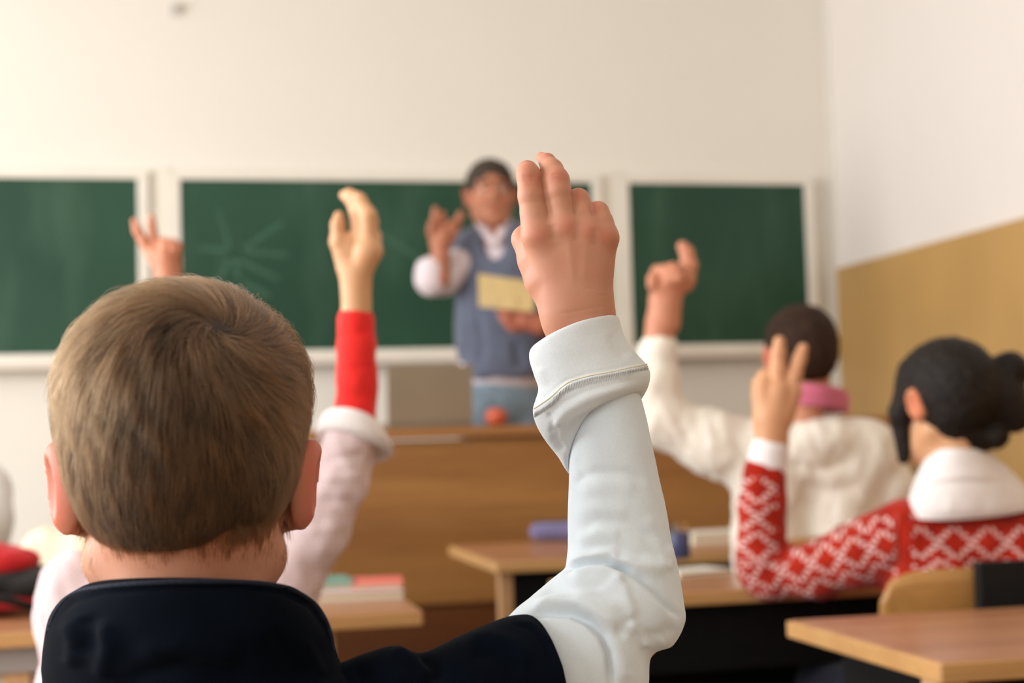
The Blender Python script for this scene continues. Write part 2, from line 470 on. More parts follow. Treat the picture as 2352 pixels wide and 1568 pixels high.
# pink shirt with a fine check
m_, nt, p = new_mat('pink_check'); v = coords(nt)
w1 = nn(nt, 'ShaderNodeTexWave', wave_type='BANDS', bands_direction='X'); w1.inputs['Scale'].default_value = 38.0; lnk(nt, v, w1.inputs['Vector'])
w2 = nn(nt, 'ShaderNodeTexWave', wave_type='BANDS', bands_direction='Z'); w2.inputs['Scale'].default_value = 38.0; lnk(nt, v, w2.inputs['Vector'])
ad = nn(nt, 'ShaderNodeMath', operation='MULTIPLY'); lnk(nt, w1.outputs['Fac'], ad.inputs[0]); lnk(nt, w2.outputs['Fac'], ad.inputs[1])
mx = nn(nt, 'ShaderNodeMix', data_type='RGBA'); lnk(nt, ad.outputs[0], mx.inputs[0]); mx.inputs[6].default_value = (*srgb(214, 186, 188), 1); mx.inputs[7].default_value = (*srgb(240, 228, 228), 1)
lnk(nt, mx.outputs[2], p.inputs['Base Color']); p.inputs['Roughness'].default_value = 0.85; bump(nt, p, v, 600, 0.3, 0.001)
M['pinkcheck'] = m_

# red knit with rings of white stitches ('pat': knit-plane coordinates in metres, z = 1 where patterned)
m_, nt, p = new_mat('red_fair_isle_knit')
at_ = nn(nt, 'ShaderNodeAttribute'); at_.attribute_name = 'pat'
sx = nn(nt, 'ShaderNodeSeparateXYZ'); lnk(nt, at_.outputs['Vector'], sx.inputs[0])
def mth(op, a, b=None, c=None):
    n = nn(nt, 'ShaderNodeMath', operation=op)
    for i, q in enumerate((a, b, c)):
        if q is None: continue
        if isinstance(q, (int, float)): n.inputs[i].default_value = q
        else: lnk(nt, q, n.inputs[i])
    return n.outputs[0]
CW, CH = 0.062, 0.055
v_ = mth('DIVIDE', sx.outputs['Y'], CH); row = mth('FLOOR', v_)
u_ = mth('ADD', mth('DIVIDE', sx.outputs['X'], CW), mth('MULTIPLY', mth('MODULO', mth('ABSOLUTE', row), 2.0), 0.5))
fu = mth('SUBTRACT', mth('FRACT', u_), 0.5); fv = mth('SUBTRACT', mth('FRACT', v_), 0.5)
rad = mth('SQRT', mth('ADD', mth('MULTIPLY', fu, fu), mth('MULTIPLY', fv, fv)))
ang = mth('ARCTAN2', fv, fu)
rr = mth('ADD', 0.40, mth('MULTIPLY', mth('COSINE', mth('MULTIPLY', ang, 4.0)), 0.05))
ring = mth('LESS_THAN', mth('ABSOLUTE', mth('SUBTRACT', rad, rr)), 0.085)
dash = mth('GREATER_THAN', mth('SINE', mth('MULTIPLY', ang, 12.0)), -0.1)
mask = mth('MULTIPLY', mth('MULTIPLY', ring, dash), sx.outputs['Z'])
vv = coords(nt)
rc = noise_mix(nt, vv, 30.0, srgb(150, 30, 14), srgb(176, 42, 20))
mx = nn(nt, 'ShaderNodeMix', data_type='RGBA'); lnk(nt, mask, mx.inputs[0]); lnk(nt, rc, mx.inputs[6]); mx.inputs[7].default_value = (*srgb(226, 192, 186), 1)
lnk(nt, mx.outputs[2], p.inputs['Base Color']); p.inputs['Roughness'].default_value = 0.95; p.inputs['Specular IOR Level'].default_value = 0.1
p.inputs['Sheen Weight'].default_value = 0.15; bump(nt, p, vv, 450, 0.4, 0.0015)
M['knit'] = m_
#%%ROOM
# ------------------------------------------------------------------ the room
struct(box('floor', (WX0, WY0, -0.1), (WX1, WY1, 0), M['floor']))
struct(box('ceiling', (WX0, WY0, CEIL), (WX1, WY1, CEIL+0.1), M['ceil']))
struct(box('wall_front', (WX0, WY1, 0), (WX1, WY1+0.12, CEIL), M['wall']))
struct(box('wall_right', (WX1, WY0, 0), (WX1+0.12, WY1+0.12, CEIL), M['wall_r']))
struct(box('wall_back', (WX0, WY0-0.12, 0), (WX1, WY0, CEIL), M['wall']))
# left wall with window openings
segs = [((WX0-0.2, WY0, 0), (WX0, WY1, WZ0)), ((WX0-0.2, WY0, WZ1), (WX0, WY1, CEIL))]
ys = [WY0]+[q for a, b in WINS for q in (a, b)]+[WY1]
for i in range(0, len(ys), 2): segs.append(((WX0-0.2, ys[i], WZ0), (WX0, ys[i+1], WZ1)))
import bmesh
bm = bmesh.new()
for lo, hi in segs:
    g = bmesh.ops.create_cube(bm, size=1.0)['verts']
    for v in g:
        for i in range(3): v.co[i] = lo[i]+(v.co[i]+0.5)*(hi[i]-lo[i])
me = bpy.data.meshes.new('wall_left'); bm.to_mesh(me); bm.free(); struct(link('wall_left', me, M['wall'], None, False))
for n_, (a, b) in enumerate(WINS):  # the first frame belongs to the added fill opening
    wf = bpy.data.objects.new('window_%d' % (n_+1), None); COL.objects.link(wf); wf.location = (WX0-0.1, (a+b)/2, WZ0); wf['kind'] = 'structure'
    for lo, hi in (((WX0-0.14, a, WZ0), (WX0-0.06, a+0.05, WZ1)), ((WX0-0.14, b-0.05, WZ0), (WX0-0.06, b, WZ1)), ((WX0-0.14, a, WZ0), (WX0-0.06, b, WZ0+0.05)), ((WX0-0.14, a, WZ1-0.05), (WX0-0.06, b, WZ1)), ((WX0-0.13, (a+b)/2-0.03, WZ0), (WX0-0.07, (a+b)/2+0.03, WZ1))):
        box('window_frame', lo, hi, M['glass'], wf)
# pipe casing that fills the right front corner
cx = on_y(1898, 300, WY1)[0]
tr = struct(box('trim_1', (cx, WY1-0.035, 0), (WX1, WY1, CEIL), M['wall'], None, 0.012))
# tan panelling on the right wall
ptop = on_x(2200, 543, WX1)[2]
pn = struct(box('trim_2', (WX1-0.018, -2.0, 0.12), (WX1, WY1-0.05, ptop), M['tan'], None, 0.004))
struct(box('baseboard_right', (WX1-0.028, WY0, 0), (WX1-0.0, WY1-0.05, 0.115), M['wood_teach_d'], None, 0.003))
# platform at the front
struct(box('trim_3', (WX0+0.6, 4.62, 0), (WX1-0.3, WY1, PLAT), M['floor'], None, 0.006))
# ---- chalkboards
def chalkboard(lab, x0, x1, z0, z1, left=True, right=True, posts=()):
    y = WY1
    t = thing('chalkboard', ((x0+x1)/2, y, z0), lab, 'chalkboard')
    fw = 0.045
    box('writing_surface', (x0, y-0.045, z0), (x1, y-0.02, z1), M['green'], t)
    for nm, lo, hi in (('frame_rail', (x0-fw, y-0.055, z1), (x1+fw, y-0.01, z1+0.035)), ('frame_rail', (x0-fw, y-0.055, z0-0.03), (x1+fw, y-0.01, z0)),
                       ('frame_stile', (x0-fw, y-0.055, z0), (x0, y-0.01, z1)), ('frame_stile', (x1, y-0.055, z0), (x1+fw, y-0.01, z1))):
        box(nm, lo, hi, M['frame'], t, 0.004)
    box('chalk_tray', (x0-fw, y-0.11, z0-0.062), (x1+fw, y-0.012, z0-0.032), M['tray'], t, 0.006)
    return t
yb = WY1-0.045
zt = on_y(900, 416.5, yb)[2]; zb = on_y(1030, 799, yb)[2]
xl1 = on_y(317.5, 610, yb)[0]; xm0 = on_y(415, 500, yb)[0]; xm1 = on_y(1358, 440, yb)[0]; xr0 = on_y(1449, 600, yb)[0]; xr1 = on_y(1853, 600, yb)[0]
chalkboard('green chalkboard with white frame at the left edge of the front wall', xl1-1.6, xl1, zb, zt)
cb = chalkboard('widest green chalkboard with faint chalk star, behind the teacher', xm0, xm1, zb, zt)
chalkboard('small square green chalkboard nearest the tan panelled side wall', xr0, xr1, zb, zt)
# rails that the boards slide on
for a, b in ((xl1+0.046, xm0-0.046), (xm1+0.046, xr0-0.046)):
    x = (a+b)/2
    r = box('board_rail', (a, WY1-0.030, zb-0.06), (b, WY1, zt+0.05), M['frame'], None, 0.004)
    r['label'] = 'white upright rail between the %s chalkboards' % ('left and middle' if x < 0 else 'middle and right'); r['category'] = 'rail'
# faint chalk marks
def chalk(a, b, wpx=5):
    P, Q = on_y(a[0], a[1], yb-0.002), on_y(b[0], b[1], yb-0.002)
    d = Q-P; L = np.linalg.norm(d); d /= L; n = np.array([-d[2], 0, d[0]])*wpx*0.0016
    V = [P-n, Q-n, Q+n, P+n]; return np.array(V)
for a, b in (((532, 590), (650, 510)), ((455, 570), (660, 585)), ((500, 480), (550, 640)), ((532, 590), (490, 660)), ((540, 594), (640, 640)), ((830, 510), (960, 590)), ((560, 650), (620, 680))):
    mesh_np('chalk_line', chalk(a, b), [(3, 2, 1, 0)], M['chalk'], cb, None, False)
# small hook high on the wall
P = on_y(405, 22, WY1)
h_ = thing('wall_hook', P, 'small grey hook high on the front wall above the left rail', 'hook')
box('plate', P-np.array([0.025, 0.01, 0.025]), P+np.array([0.025, 0.0, 0.025]), M['hookgrey'], h_, 0.003)
tube_path('hook_pin', [P+np.array([0, -0.02, 0]), P+np.array([0, -0.05, -0.005]), P+np.array([0, -0.06, 0.012])], 0.006, M['hookgrey'], h_)

# ---- teacher's desk
ty0 = 4.86; tz = on_y(1000, 981, ty0)[2]
tx0 = on_y(690, 1000, ty0)[0]; tx1 = tx0+2.05
td = thing('teacher_desk', ((tx0+tx1)/2, ty0+0.22, PLAT), 'tall oak teacher desk with closed front, standing on the platform', 'desk')
box('desk_top', (tx0-0.03, ty0-0.03, tz-0.035), (tx1+0.03, ty0+0.40, tz), M['wood_top'], td, 0.005)
zs = np.linspace(0.50, tz-0.04, 3)
for i in range(2):
    box('front_board', (tx0, ty0, zs[i]+0.0006), (tx1, ty0+0.022, zs[i+1]-0.0006), M['wood_teach'], td, 0.0008)
box('plinth_panel', (tx0+0.02, ty0+0.015, PLAT), (tx1-0.02, ty0+0.035, 0.499), M['wood_teach_d'], td, 0.002)
for x in (tx0, tx1-0.022):
    box('side_panel', (x, ty0+0.024, PLAT), (x+0.022, ty0+0.38, tz-0.037), M['wood_teach'], td, 0.002)
# laptop on it, lid towards the class
lp = on_y(985, 975, ty0+0.12); lx0 = on_y(888, 900, ty0+0.10)[0]; lx1 = on_y(1084, 900, ty0+0.10)[0]; lz = on_y(985, 838, ty0+0.06)[2]
lt = thing('laptop', (lp[0], ty0+0.14, tz), 'open grey-brown laptop seen from behind on the teacher desk', 'laptop')
box('keyboard_base', (lx0, ty0+0.10, tz+0.001), (lx1, ty0+0.31, tz+0.018), M['laptop_d'], lt, 0.004)
box('lid', (lx0, 0, 0), (lx1, 0.008, lz-tz-0.018), M['laptop'], lt, 0.003, rotx(0.10), (0, ty0+0.095, tz+0.018))
# apple
ap = on_y(1140, 970, ty0+0.06)
a_ = thing('apple', (ap[0], ap[1], tz), 'small red-orange apple on the teacher desk beside the laptop', 'fruit')
B = Blob(0.0035); c = np.array([ap[0], ap[1], tz+0.030]); B.ell(c, (0.037, 0.037, 0.031)); B.ball(c+[0, 0, 0.036], 0.010, 0.012, True)
V, F = B.build(); mesh_np('flesh', V, F, plain('apple_skin', srgb(190, 84, 52), 0.35, 0.2, 20), a_)
tube_path('stalk', [c+[0, 0, 0.02], c+[0.002, 0, 0.032], c+[0.006, 0, 0.040]], 0.0015, M['hair_b'], a_, 6)

# ---- pupils' desks
def desk(lab, x0, x1, y0, y1, z=DESK, panel='black', legw=0.045, legin=0.10, rail=False, shallow=False):
    t = thing('school_desk', ((x0+x1)/2, (y0+y1)/2, 0), lab, 'desk')
    th = 0.026
    box('desk_top', (x0+0.004, y0+0.004, z-th), (x1-0.004, y1-0.004, z), M['wood_desk'], t, 0.003)
    e = 0.006
    box('edge_band', (x0, y0-e+0.004, z-th-0.001), (x1, y0+0.005, z-0.0015), M['wood_edge'], t, 0.003)
    box('edge_band', (x0-e+0.004, y0, z-th-0.001), (x0+0.005, y1, z-0.0015), M['wood_edge'], t, 0.003)
    box('edge_band', (x1-0.005, y0, z-th-0.001), (x1+e-0.004, y1, z-0.0015), M['wood_edge'], t, 0.003)
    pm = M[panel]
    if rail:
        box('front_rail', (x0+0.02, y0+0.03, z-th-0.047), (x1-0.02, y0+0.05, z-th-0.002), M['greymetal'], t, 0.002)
        box('modesty_or_shade_panel', (x0+0.03, y0+0.052, z-0.48), (x1-0.03, y0+0.068, z-th-0.05), pm, t, 0.002)
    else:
        box('shade_box', (x0+legin*0.5+legw+0.004, y0+0.045, z-(0.45 if shallow else 0.16)), (x1-legin*0.5-legw-0.004, (y0+0.085 if shallow else y1-0.06), z-th-0.001), pm, t, 0.002)  # black box added where only shade lies below the top
        box('modesty_or_shade_panel', ((0.13 if shallow else 0)+x0+legin*0.5+legw+0.004, y1-0.05, 0.05), (x1-legin*0.5-legw-0.004, y1-0.035, z-0.161), pm, t, 0.002)  # black sheet at the far side, painting the under-desk shadow
    for ly, sh_in in ((y0+0.04, 0.0), (y1-0.08-legw, 0.13 if shallow else 0.05)):
        for lx in (x0+legin*0.5+sh_in, x1-legin*0.5-legw-sh_in):
            box('leg', (lx, ly, 0), (lx+legw, ly+legw, z-th), M['wood_leg'], t, 0.004)
    return t
def pz(px, py, z=DESK): return on_z(px, py, z)
c = pz(1808, 1423); D1x0, D1y1 = c[0], c[1]
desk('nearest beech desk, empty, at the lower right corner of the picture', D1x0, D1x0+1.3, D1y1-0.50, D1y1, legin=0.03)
c = pz(1370, 1369); D2x0, D2y0 = c[0], c[1]
desk('desk with black shade underneath where the pupil in the red sweater leans an elbow', D2x0, D2x0+1.3, D2y0, D2y0+0.37)
c = pz(1140, 1291); D3x0, D3y0 = c[0], c[1]
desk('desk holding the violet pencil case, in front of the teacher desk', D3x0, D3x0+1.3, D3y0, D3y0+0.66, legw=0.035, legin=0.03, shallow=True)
c = pz(969, 1401); D4x1, D4y0 = c[0], c[1]
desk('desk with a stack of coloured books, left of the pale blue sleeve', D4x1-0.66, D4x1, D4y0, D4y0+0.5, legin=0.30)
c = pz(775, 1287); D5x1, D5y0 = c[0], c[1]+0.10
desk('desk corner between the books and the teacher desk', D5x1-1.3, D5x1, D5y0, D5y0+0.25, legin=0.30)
c = pz(60, 1449); D6y0 = c[1]; D6x1 = pz(105, 1449)[0]+0.02
desk('desk with grey metal rail under the red and black bag', D6x1-1.2, D6x1, D6y0, D6y0+0.36, panel='beige', rail=True)
# foreground boy's own desk, just showing beyond his shoulder
c = pz(780, 1512, 0.70); D7y0 = c[1]-0.42
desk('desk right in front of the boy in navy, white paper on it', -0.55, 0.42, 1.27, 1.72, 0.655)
#%%THINGS
# ---- chair
def chair(x, y, ang, lab, sc=1.0, group='plywood chairs with dark steel frames'):
    t = thing('school_chair', (x, y, 0), lab, 'chair')
    R = rotz(ang); o = np.array([x, y, 0.0])
    def W(p): return R @ (np.array(p, float)*sc) + o
    # curved backrest: y = -0.19, faces +y
    n = 24; Vv = []; Ff = []
    for th in (0, 0.010):
        for j in range(9):
            zz = 0.60+0.20*j/8
            for i in range(n+1):
                u = -1+2*i/n
                zq = zz if True else 0
                edge = 1-abs(u)**6
                z2 = 0.70+(zz-0.70)*(0.45+0.55*max(edge, 0)**0.5)
                Vv.append(W((0.205*u, -0.20-0.035*(1-u*u)-th-0.02*(zz-0.6)/0.2, z2)))
    S = 9*(n+1)
    for j in range(8):
        for i in range(n):
            a, b, c_, d = j*(n+1)+i, j*(n+1)+i+1, (j+1)*(n+1)+i+1, (j+1)*(n+1)+i
            Ff.append((a, d, c_, b)); Ff.append((S+a, S+b, S+c_, S+d))
    for i in range(n):
        Ff.append((i, i+1, S+i+1, S+i)); q = 8*(n+1); Ff.append((q+i, S+q+i, S+q+i+1, q+i+1))
    for j in range(8):
        a, b = j*(n+1), (j+1)*(n+1); Ff.append((a, S+a, S+b, b)); Ff.append((a+n, b+n, S+b+n, S+a+n))
    mesh_np('backrest', np.array(Vv), Ff, M['chairwood'], t)
    # plywood seat
    box('seat', (-0.19*sc, -0.18*sc, 0.408*sc), (0.19*sc, 0.19*sc, 0.42*sc), M['chairwood'], t, 0.005, R, o)
    # dark bracket across the backrest, uprights and legs
    box('back_bracket', (-0.048*sc, -0.290*sc, 0.60*sc), (0.048*sc, -0.268*sc, 0.812*sc), M['steel'], t, 0.004, R, o)
    tube_path('back_post', [W((0, -0.285, 0.70)), W((0, -0.27, 0.5)), W((0, -0.19, 0.40)), W((0, -0.05, 0.385))], 0.014*sc, M['steel'], t)
    for sx_ in (-1, 1):
        for sy_ in (-1, 1):
            tube_path('leg', [W((0.06*sx_, 0.06*sy_, 0.395)), W((0.15*sx_, 0.15*sy_, 0.39)), W((0.175*sx_, 0.18*sy_, 0.2)), W((0.19*sx_, 0.20*sy_, 0.0))], 0.011*sc, M['steel'], t)
    return t

# ---- heads
def head(t, o, R, s=1.0, neck_back=-0.006, neck_r=None, skinm=None, hair=None, hairt=0.010, nape=-0.058, h=0.0026, eyes=True, adult=False, extra=None, brow=False, hairline=0.0, earm=None, hair_extra=None):
    """o: head centre (world), R: local (x right, y face, z up) to world, s scale (1 = 0.212 m chin to crown)"""
    o = np.array(o, float)
    B = Blob(h)
    B.ell((0, -0.012, 0.035), (0.072, 0.091, 0.073), None, 0.01)
    B.ell((0, -0.035, 0.0), (0.064, 0.062, 0.065), None, 0.02)
    B.ell((0, 0.030, -0.025), (0.057, 0.058, 0.078), None, 0.02)
    B.ell((0, 0.040, -0.072), (0.043, 0.044, 0.034), None, 0.02)
    for q in (-1, 1):
        B.ball((q*0.032, 0.058, -0.034), 0.024, 0.02)
        B.cone((q*0.046, -0.008, -0.055), 0.02, (q*0.02, 0.065, -0.088), 0.017, 0.02)
        B.cone((q*0.012, 0.082, 0.026), 0.006, (q*0.042, 0.066, 0.024), 0.007, 0.012)
    B.ball((0, 0.074, -0.092), 0.015, 0.015)
    B.cone((0, 0.084, 0.008), 0.005, (0, 0.102, -0.028), 0.0095, 0.008)
    for q in (-1, 1):
        B.ball((q*0.010, 0.094, -0.031), 0.0065, 0.006)
        B.ell((q*0.030, 0.096, 0.004), (0.017, 0.014, 0.011), None, 0.008, True)
    B.ell((0, 0.088, -0.0565), (0.021, 0.009, 0.0045), None, 0.004)
    B.ell((0, 0.087, -0.065), (0.018, 0.009, 0.0055), None, 0.004)
    B.ell((0, 0.098, -0.0605), (0.022, 0.006, 0.0013), None, 0.002, True)
    for q in (-1, 1):      # ears: a thin shell flaring out and back, hollowed in front
        ear = rotz(q*math.radians(-32)) @ roty(q*0.10) @ rotx(-0.16)
        c = np.array([q*0.079, -0.010, -0.008])
        B.ell(c, (0.0050, 0.0195, 0.031), ear, 0.004)
        B.ell(c+np.array([q*0.002, -0.001, 0.002]), (0.0075, 0.018, 0.0285), ear, 0.004)
        B.ell(c+np.array([q*0.010, 0.004, 0.001]), (0.0075, 0.0120, 0.020), ear, 0.004, True)
        B.cone((q*0.072, 0.0, 0.005), 0.008, (q*0.068, 0.0, -0.03), 0.008, 0.01)
    nr = neck_r or (0.054 if adult else 0.044)
    B.cone((0, -0.022, -0.05), nr, (0, -neck_back, -0.150), nr*1.0, 0.02)
    V, F = B.build()
    V = relax(V, F, 1)
    fl = np.clip(1.2-np.abs(np.abs(V[:, 0])-0.083)/0.012, 0, 1)*(np.abs(V[:, 2]+0.008) < 0.04)*(np.abs(V[:, 1]+0.01) < 0.03)*0.9
    fl = np.maximum(fl, 0.7*np.exp(-((V[:, 0])**2/0.0004+(V[:, 2]+0.061)**2/0.00006))*(V[:, 1] > 0.07))
    fl = np.maximum(fl, 0.35*np.exp(-((np.abs(V[:, 0])-0.036)**2+(V[:, 2]+0.035)**2)/0.0005)*(V[:, 1] > 0.03))
    W = lambda P: (np.asarray(P)*s) @ np.array(R).T + o
    out = (W(V), F, fl)
    if eyes:
        for q in (-1, 1):
            c = np.array([q*0.029, 0.0775, 0.004])+np.array([0, -0.0005 if adult else 0, 0])
            E = Blob(0.0018); E.ball(c, 0.0080 if adult else 0.0105); Ve, Fe = E.build(); e = mesh_np('eye', W(Ve), Fe, M['eye'], t)
            E = Blob(0.0012); E.ell(c+[0, 0.0095, 0], (0.0055, 0.0022, 0.0055)); Ve, Fe = E.build(); mesh_np('iris', W(Ve), Fe, M['iris'], e)
    if hair is not None:
        H = Blob(h)
        H.ell((0, -0.014, 0.036), (0.072+hairt, 0.091+hairt, 0.073+hairt), None, 0.01)
        H.ell((0, -0.036, -0.002), (0.064+hairt, 0.062+hairt, 0.062+hairt), None, 0.02)
        if hair_extra: hair_extra(H)
        H.ell((0, 0.125, -0.030+hairline), (0.085, 0.070, 0.095), None, 0.008, True)
        H.ell((0, 0.06, -0.105), (0.13, 0.075, 0.075), None, 0.01, True)
        H.ell((0, -0.02, nape-0.08), (0.13, 0.13, 0.08), None, 0.01, True)
        for q in (-1, 1): H.ell((q*0.085, 0.004, -0.012), (0.030, 0.022, 0.034), None, 0.006, True)
        if extra: extra(H)
        if brow:
            for q in (-1, 1): H.cone((q*0.014, 0.091, 0.026), 0.004, (q*0.042, 0.076, 0.025), 0.003, 0.003)
        Vh, Fh = H.build()
        N = normals(Vh, Fh)
        Vh = Vh+N*(0.0016*wob(Vh, 90, 1.0)+0.0011*wob(Vh, 210, 2.0))[:, None]
        mesh_np('hair', W(Vh), Fh, hair, t)
    return out
def facing(yaw, pitch=0.0, roll=0.0):
    return rotz(yaw) @ roty(roll) @ rotx(pitch)

# ---- seated hips and legs, shoes
def lower(t, hip, yaw, mat, hip_w=0.085, seat=0.42, thigh=0.36, shoe=True):
    hip = np.array([hip[0], hip[1], seat+0.085]); R = rotz(yaw)
    B = Blob(0.008)
    B.ell(hip, (hip_w+0.07, 0.105, 0.085), R, 0.03)
    for q in (-1, 1):
        a = hip+R @ np.array([q*hip_w, 0.0, -0.008]); k = hip+R @ np.array([q*(hip_w+0.02), thigh, 0.0]); f = np.array([k[0], k[1], 0.09])+R @ np.array([0, 0.02, 0])
        B.cone(a, 0.075, k, 0.052, 0.02); B.cone(k, 0.052, f, 0.040, 0.015)
        if shoe:
            S = Blob(0.006); g = np.array([f[0], f[1], 0.0])
            S.cone(g+R @ np.array([0, -0.02, 0.035]), 0.034, g+R @ np.array([0, 0.12, 0.028]), 0.028, 0.01); S.cone(g+[0, 0, 0.04], 0.034, g+[0, 0, 0.09], 0.035, 0.01)
            Vs_, Fs_ = S.build(); mesh_np('shoe', Vs_, Fs_, M['sole'], t)
    V, F = B.build(); mesh_np('trousers', V, F, mat, t)

def skin_mesh(t, parts, mat):
    """parts: list of (V,F,flush)"""
    V, F = merge([(p_[0], p_[1]) for p_ in parts]); fl = np.concatenate([p_[2] for p_ in parts])
    return mesh_np('body', V, F, mat, t, {'flush': fl})
def px(pt, Z): return at(pt[0], pt[1], Z)
def rp(r, Z): return r*Z/FPX
def hand_from(joints, Z, h=0.0016, k=0.005):
    """joints: list of chains [(x,y,dz,r_px)...]; returns V,F"""
    B = Blob(h)
    for ch in joints:
        kk = k
        B.chain([(px((x, y), Z+dz), rp(r, Z)) for x, y, dz, r in ch], kk)
    V, F = B.build(); return V, F

#%%BOY
# ================================================================== the boy in the foreground
ZH = 1.045
boy = thing('person', (on_z(430, 1500, 0.9)[0], 0, 0), 'boy seen from behind in navy top, pale blue sleeve raised highest', 'person')
hc = at(427, 1108, 0.945); boy.location = (hc[0], hc[1]-0.0, 0)
# raised hand
B = Blob(0.00095)
def c3(x, y, dz): return at(x, y, ZH+dz)
def chn(pts, k=0.0045): B.chain([(c3(x, y, dz), rp(r, ZH)) for x, y, dz, r in pts], k)
chn([(1296, 700, 0.000, 50), (1238, 545, -0.003, 36)], 0.012)
chn([(1316, 695, -0.001, 48), (1297, 520, -0.005, 33)], 0.012)
chn([(1336, 695, -0.001, 48), (1348, 532, -0.004, 31)], 0.012)
chn([(1354, 700, 0.001, 47), (1387, 552, 0.000, 31)], 0.012)
chn([(1300, 690, 0.010, 46), (1262, 580, 0.012, 42), (1340, 560, 0.012, 42)], 0.012)      # palm thickness
chn([(1288, 690, 0.006, 46), (1252, 642, 0.007, 45), (1227, 597, 0.010, 35), (1205, 549, 0.016, 27), (1238, 505, 0.030, 22)], 0.006)  # thumb
chn([(1236, 540, -0.004, 36), (1228, 490, -0.004, 33), (1220, 450, -0.004, 30), (1214, 402, -0.002, 27.5), (1211, 393, 0.012, 24), (1219, 412, 0.030, 21)], 0.0022)
chn([(1296, 522, -0.005, 35), (1288, 472, -0.005, 29.5), (1282, 440, -0.005, 29.5), (1278, 414, -0.003, 29.5), (1268, 390, 0.006, 25.5), (1257, 371, 0.014, 19), (1243, 361, 0.022, 12.5)], 0.0022)
chn([(1347, 534, -0.004, 34), (1338, 492, -0.001, 28), (1328, 459, 0.003, 26), (1320, 478, 0.024, 22)], 0.0025)
chn([(1387, 545, -0.001, 31), (1381, 510, 0.002, 27), (1374, 487, 0.005, 24), (1356, 505, 0.026, 19)], 0.0025)
B.ball(c3(1239, 537, -0.0065), rp(24, ZH), 0.012); B.ball(c3(1300, 519, -0.0075), rp(22, ZH), 0.010)
B.ball(c3(1350, 530, -0.006), rp(21, ZH), 0.010); B.ball(c3(1389, 543, -0.004), rp(20, ZH), 0.010)
B.chain([(c3(1297, 695, 0.001), rp(49, ZH)), (c3(1306, 740, 0.001), rp(51, ZH)), (c3(1330, 850, 0.002), rp(48, ZH))], 0.01)
B.chain([(c3(1352, 700, 0.001), rp(47, ZH)), (c3(1355, 740, 0.001), rp(49, ZH)), (c3(1366, 850, 0.002), rp(48, ZH))], 0.01)
V, F = B.build(); V = relax(V, F, 2)
W_ = 2.2
V = strokes(V, F, [
    ([(1200, 412), (1215, 417), (1228, 410)], W_, -0.45, 0), ([(1199, 403), (1213, 409), (1230, 402)], W_, -0.40, 0), ([(1203, 423), (1216, 427), (1226, 422)], W_, -0.3, 0),
    ([(1264, 402), (1280, 399), (1296, 404)], W_, -0.4, 0), ([(1266, 410), (1282, 408), (1298, 413)], W_, -0.3, 0),
    ([(1365, 678), (1398, 678)], 2.5, -0.3, 0), ([(1275, 722), (1320, 715), (1400, 700)], 2.5, -0.28, 0), ([(1340, 660), (1395, 668)], 2.5, -0.2, 0),
    ([(1304, 545), (1318, 650)], 9, 0.3, 0), ([(1348, 555), (1340, 650)], 9, 0.25, 0),
    ([(1268, 512), (1272, 556)], 10, -0.7, 0), ([(1325, 505), (1327, 560)], 10, -0.5, 0), ([(1370, 520), (1368, 570)], 9, -0.5, 0), ([(1313, 436), (1318, 470), (1324, 500)], 3, -0.8, 0), ([(1352, 463), (1358, 482), (1366, 500)], 3, -0.9, 0),
])
x_, y_, z_ = proj(V)
fl = np.zeros(len(V))
for q in ((1238, 538, 26), (1300, 520, 24), (1350, 530, 22), (1390, 543, 22), (1214, 410, 26), (1282, 402, 24), (1243, 355, 18), (1213, 375, 18), (1326, 450, 18), (1368, 478, 16)):
    fl = np.maximum(fl, 0.42*np.exp(-((x_-q[0])**2+(y_-q[1])**2)/q[2]**2))
parts = [(V, F, fl)]
# nails at the tips of the two raised fingers
# head and neck
yb_ = 0.02
HR = facing(0.03, -0.10, 0.02)
HS = 0.925
Vh, Fh, fh = head(boy, hc+np.array([0, 0.0, 0.004]), HR, HS, h=0.0022, neck_back=0.015, neck_r=0.050)
parts.append((Vh, Fh, fh)); Vk, Fk = Vh, Fh
# upper body inside the clothes
B = Blob(0.006)
def bz(x, y, Z): return at(x, y, Z)
B.cone(bz(430, 1290, 0.945), 0.035, bz(440, 1560, 0.97), 0.035, 0.02)
B.cone(bz(200, 1760, 1.0), 0.03, bz(760, 1740, 1.0), 0.03, 0.03); B.cone(bz(760, 1740, 1.0), 0.03, bz(1180, 1640, 0.99), 0.028, 0.02)
B.chain([(bz(1180, 1640, 0.985), 0.028), (bz(1440, 1440, 1.02), 0.022), (bz(1410, 1150, 1.04), 0.018), (bz(1360, 900, 1.045), 0.016)], 0.015)
B.ell(bz(480, 2000, 1.0), (0.09, 0.05, 0.13), None, 0.04); B.cone(bz(200, 1720, 0.96), 0.03, bz(60, 2300, 0.98), 0.025, 0.02)
Vb, Fb = B.build(); parts.append((Vb, Fb, np.zeros(len(Vb))))
skin_mesh(boy, parts, M['skin_boy'])

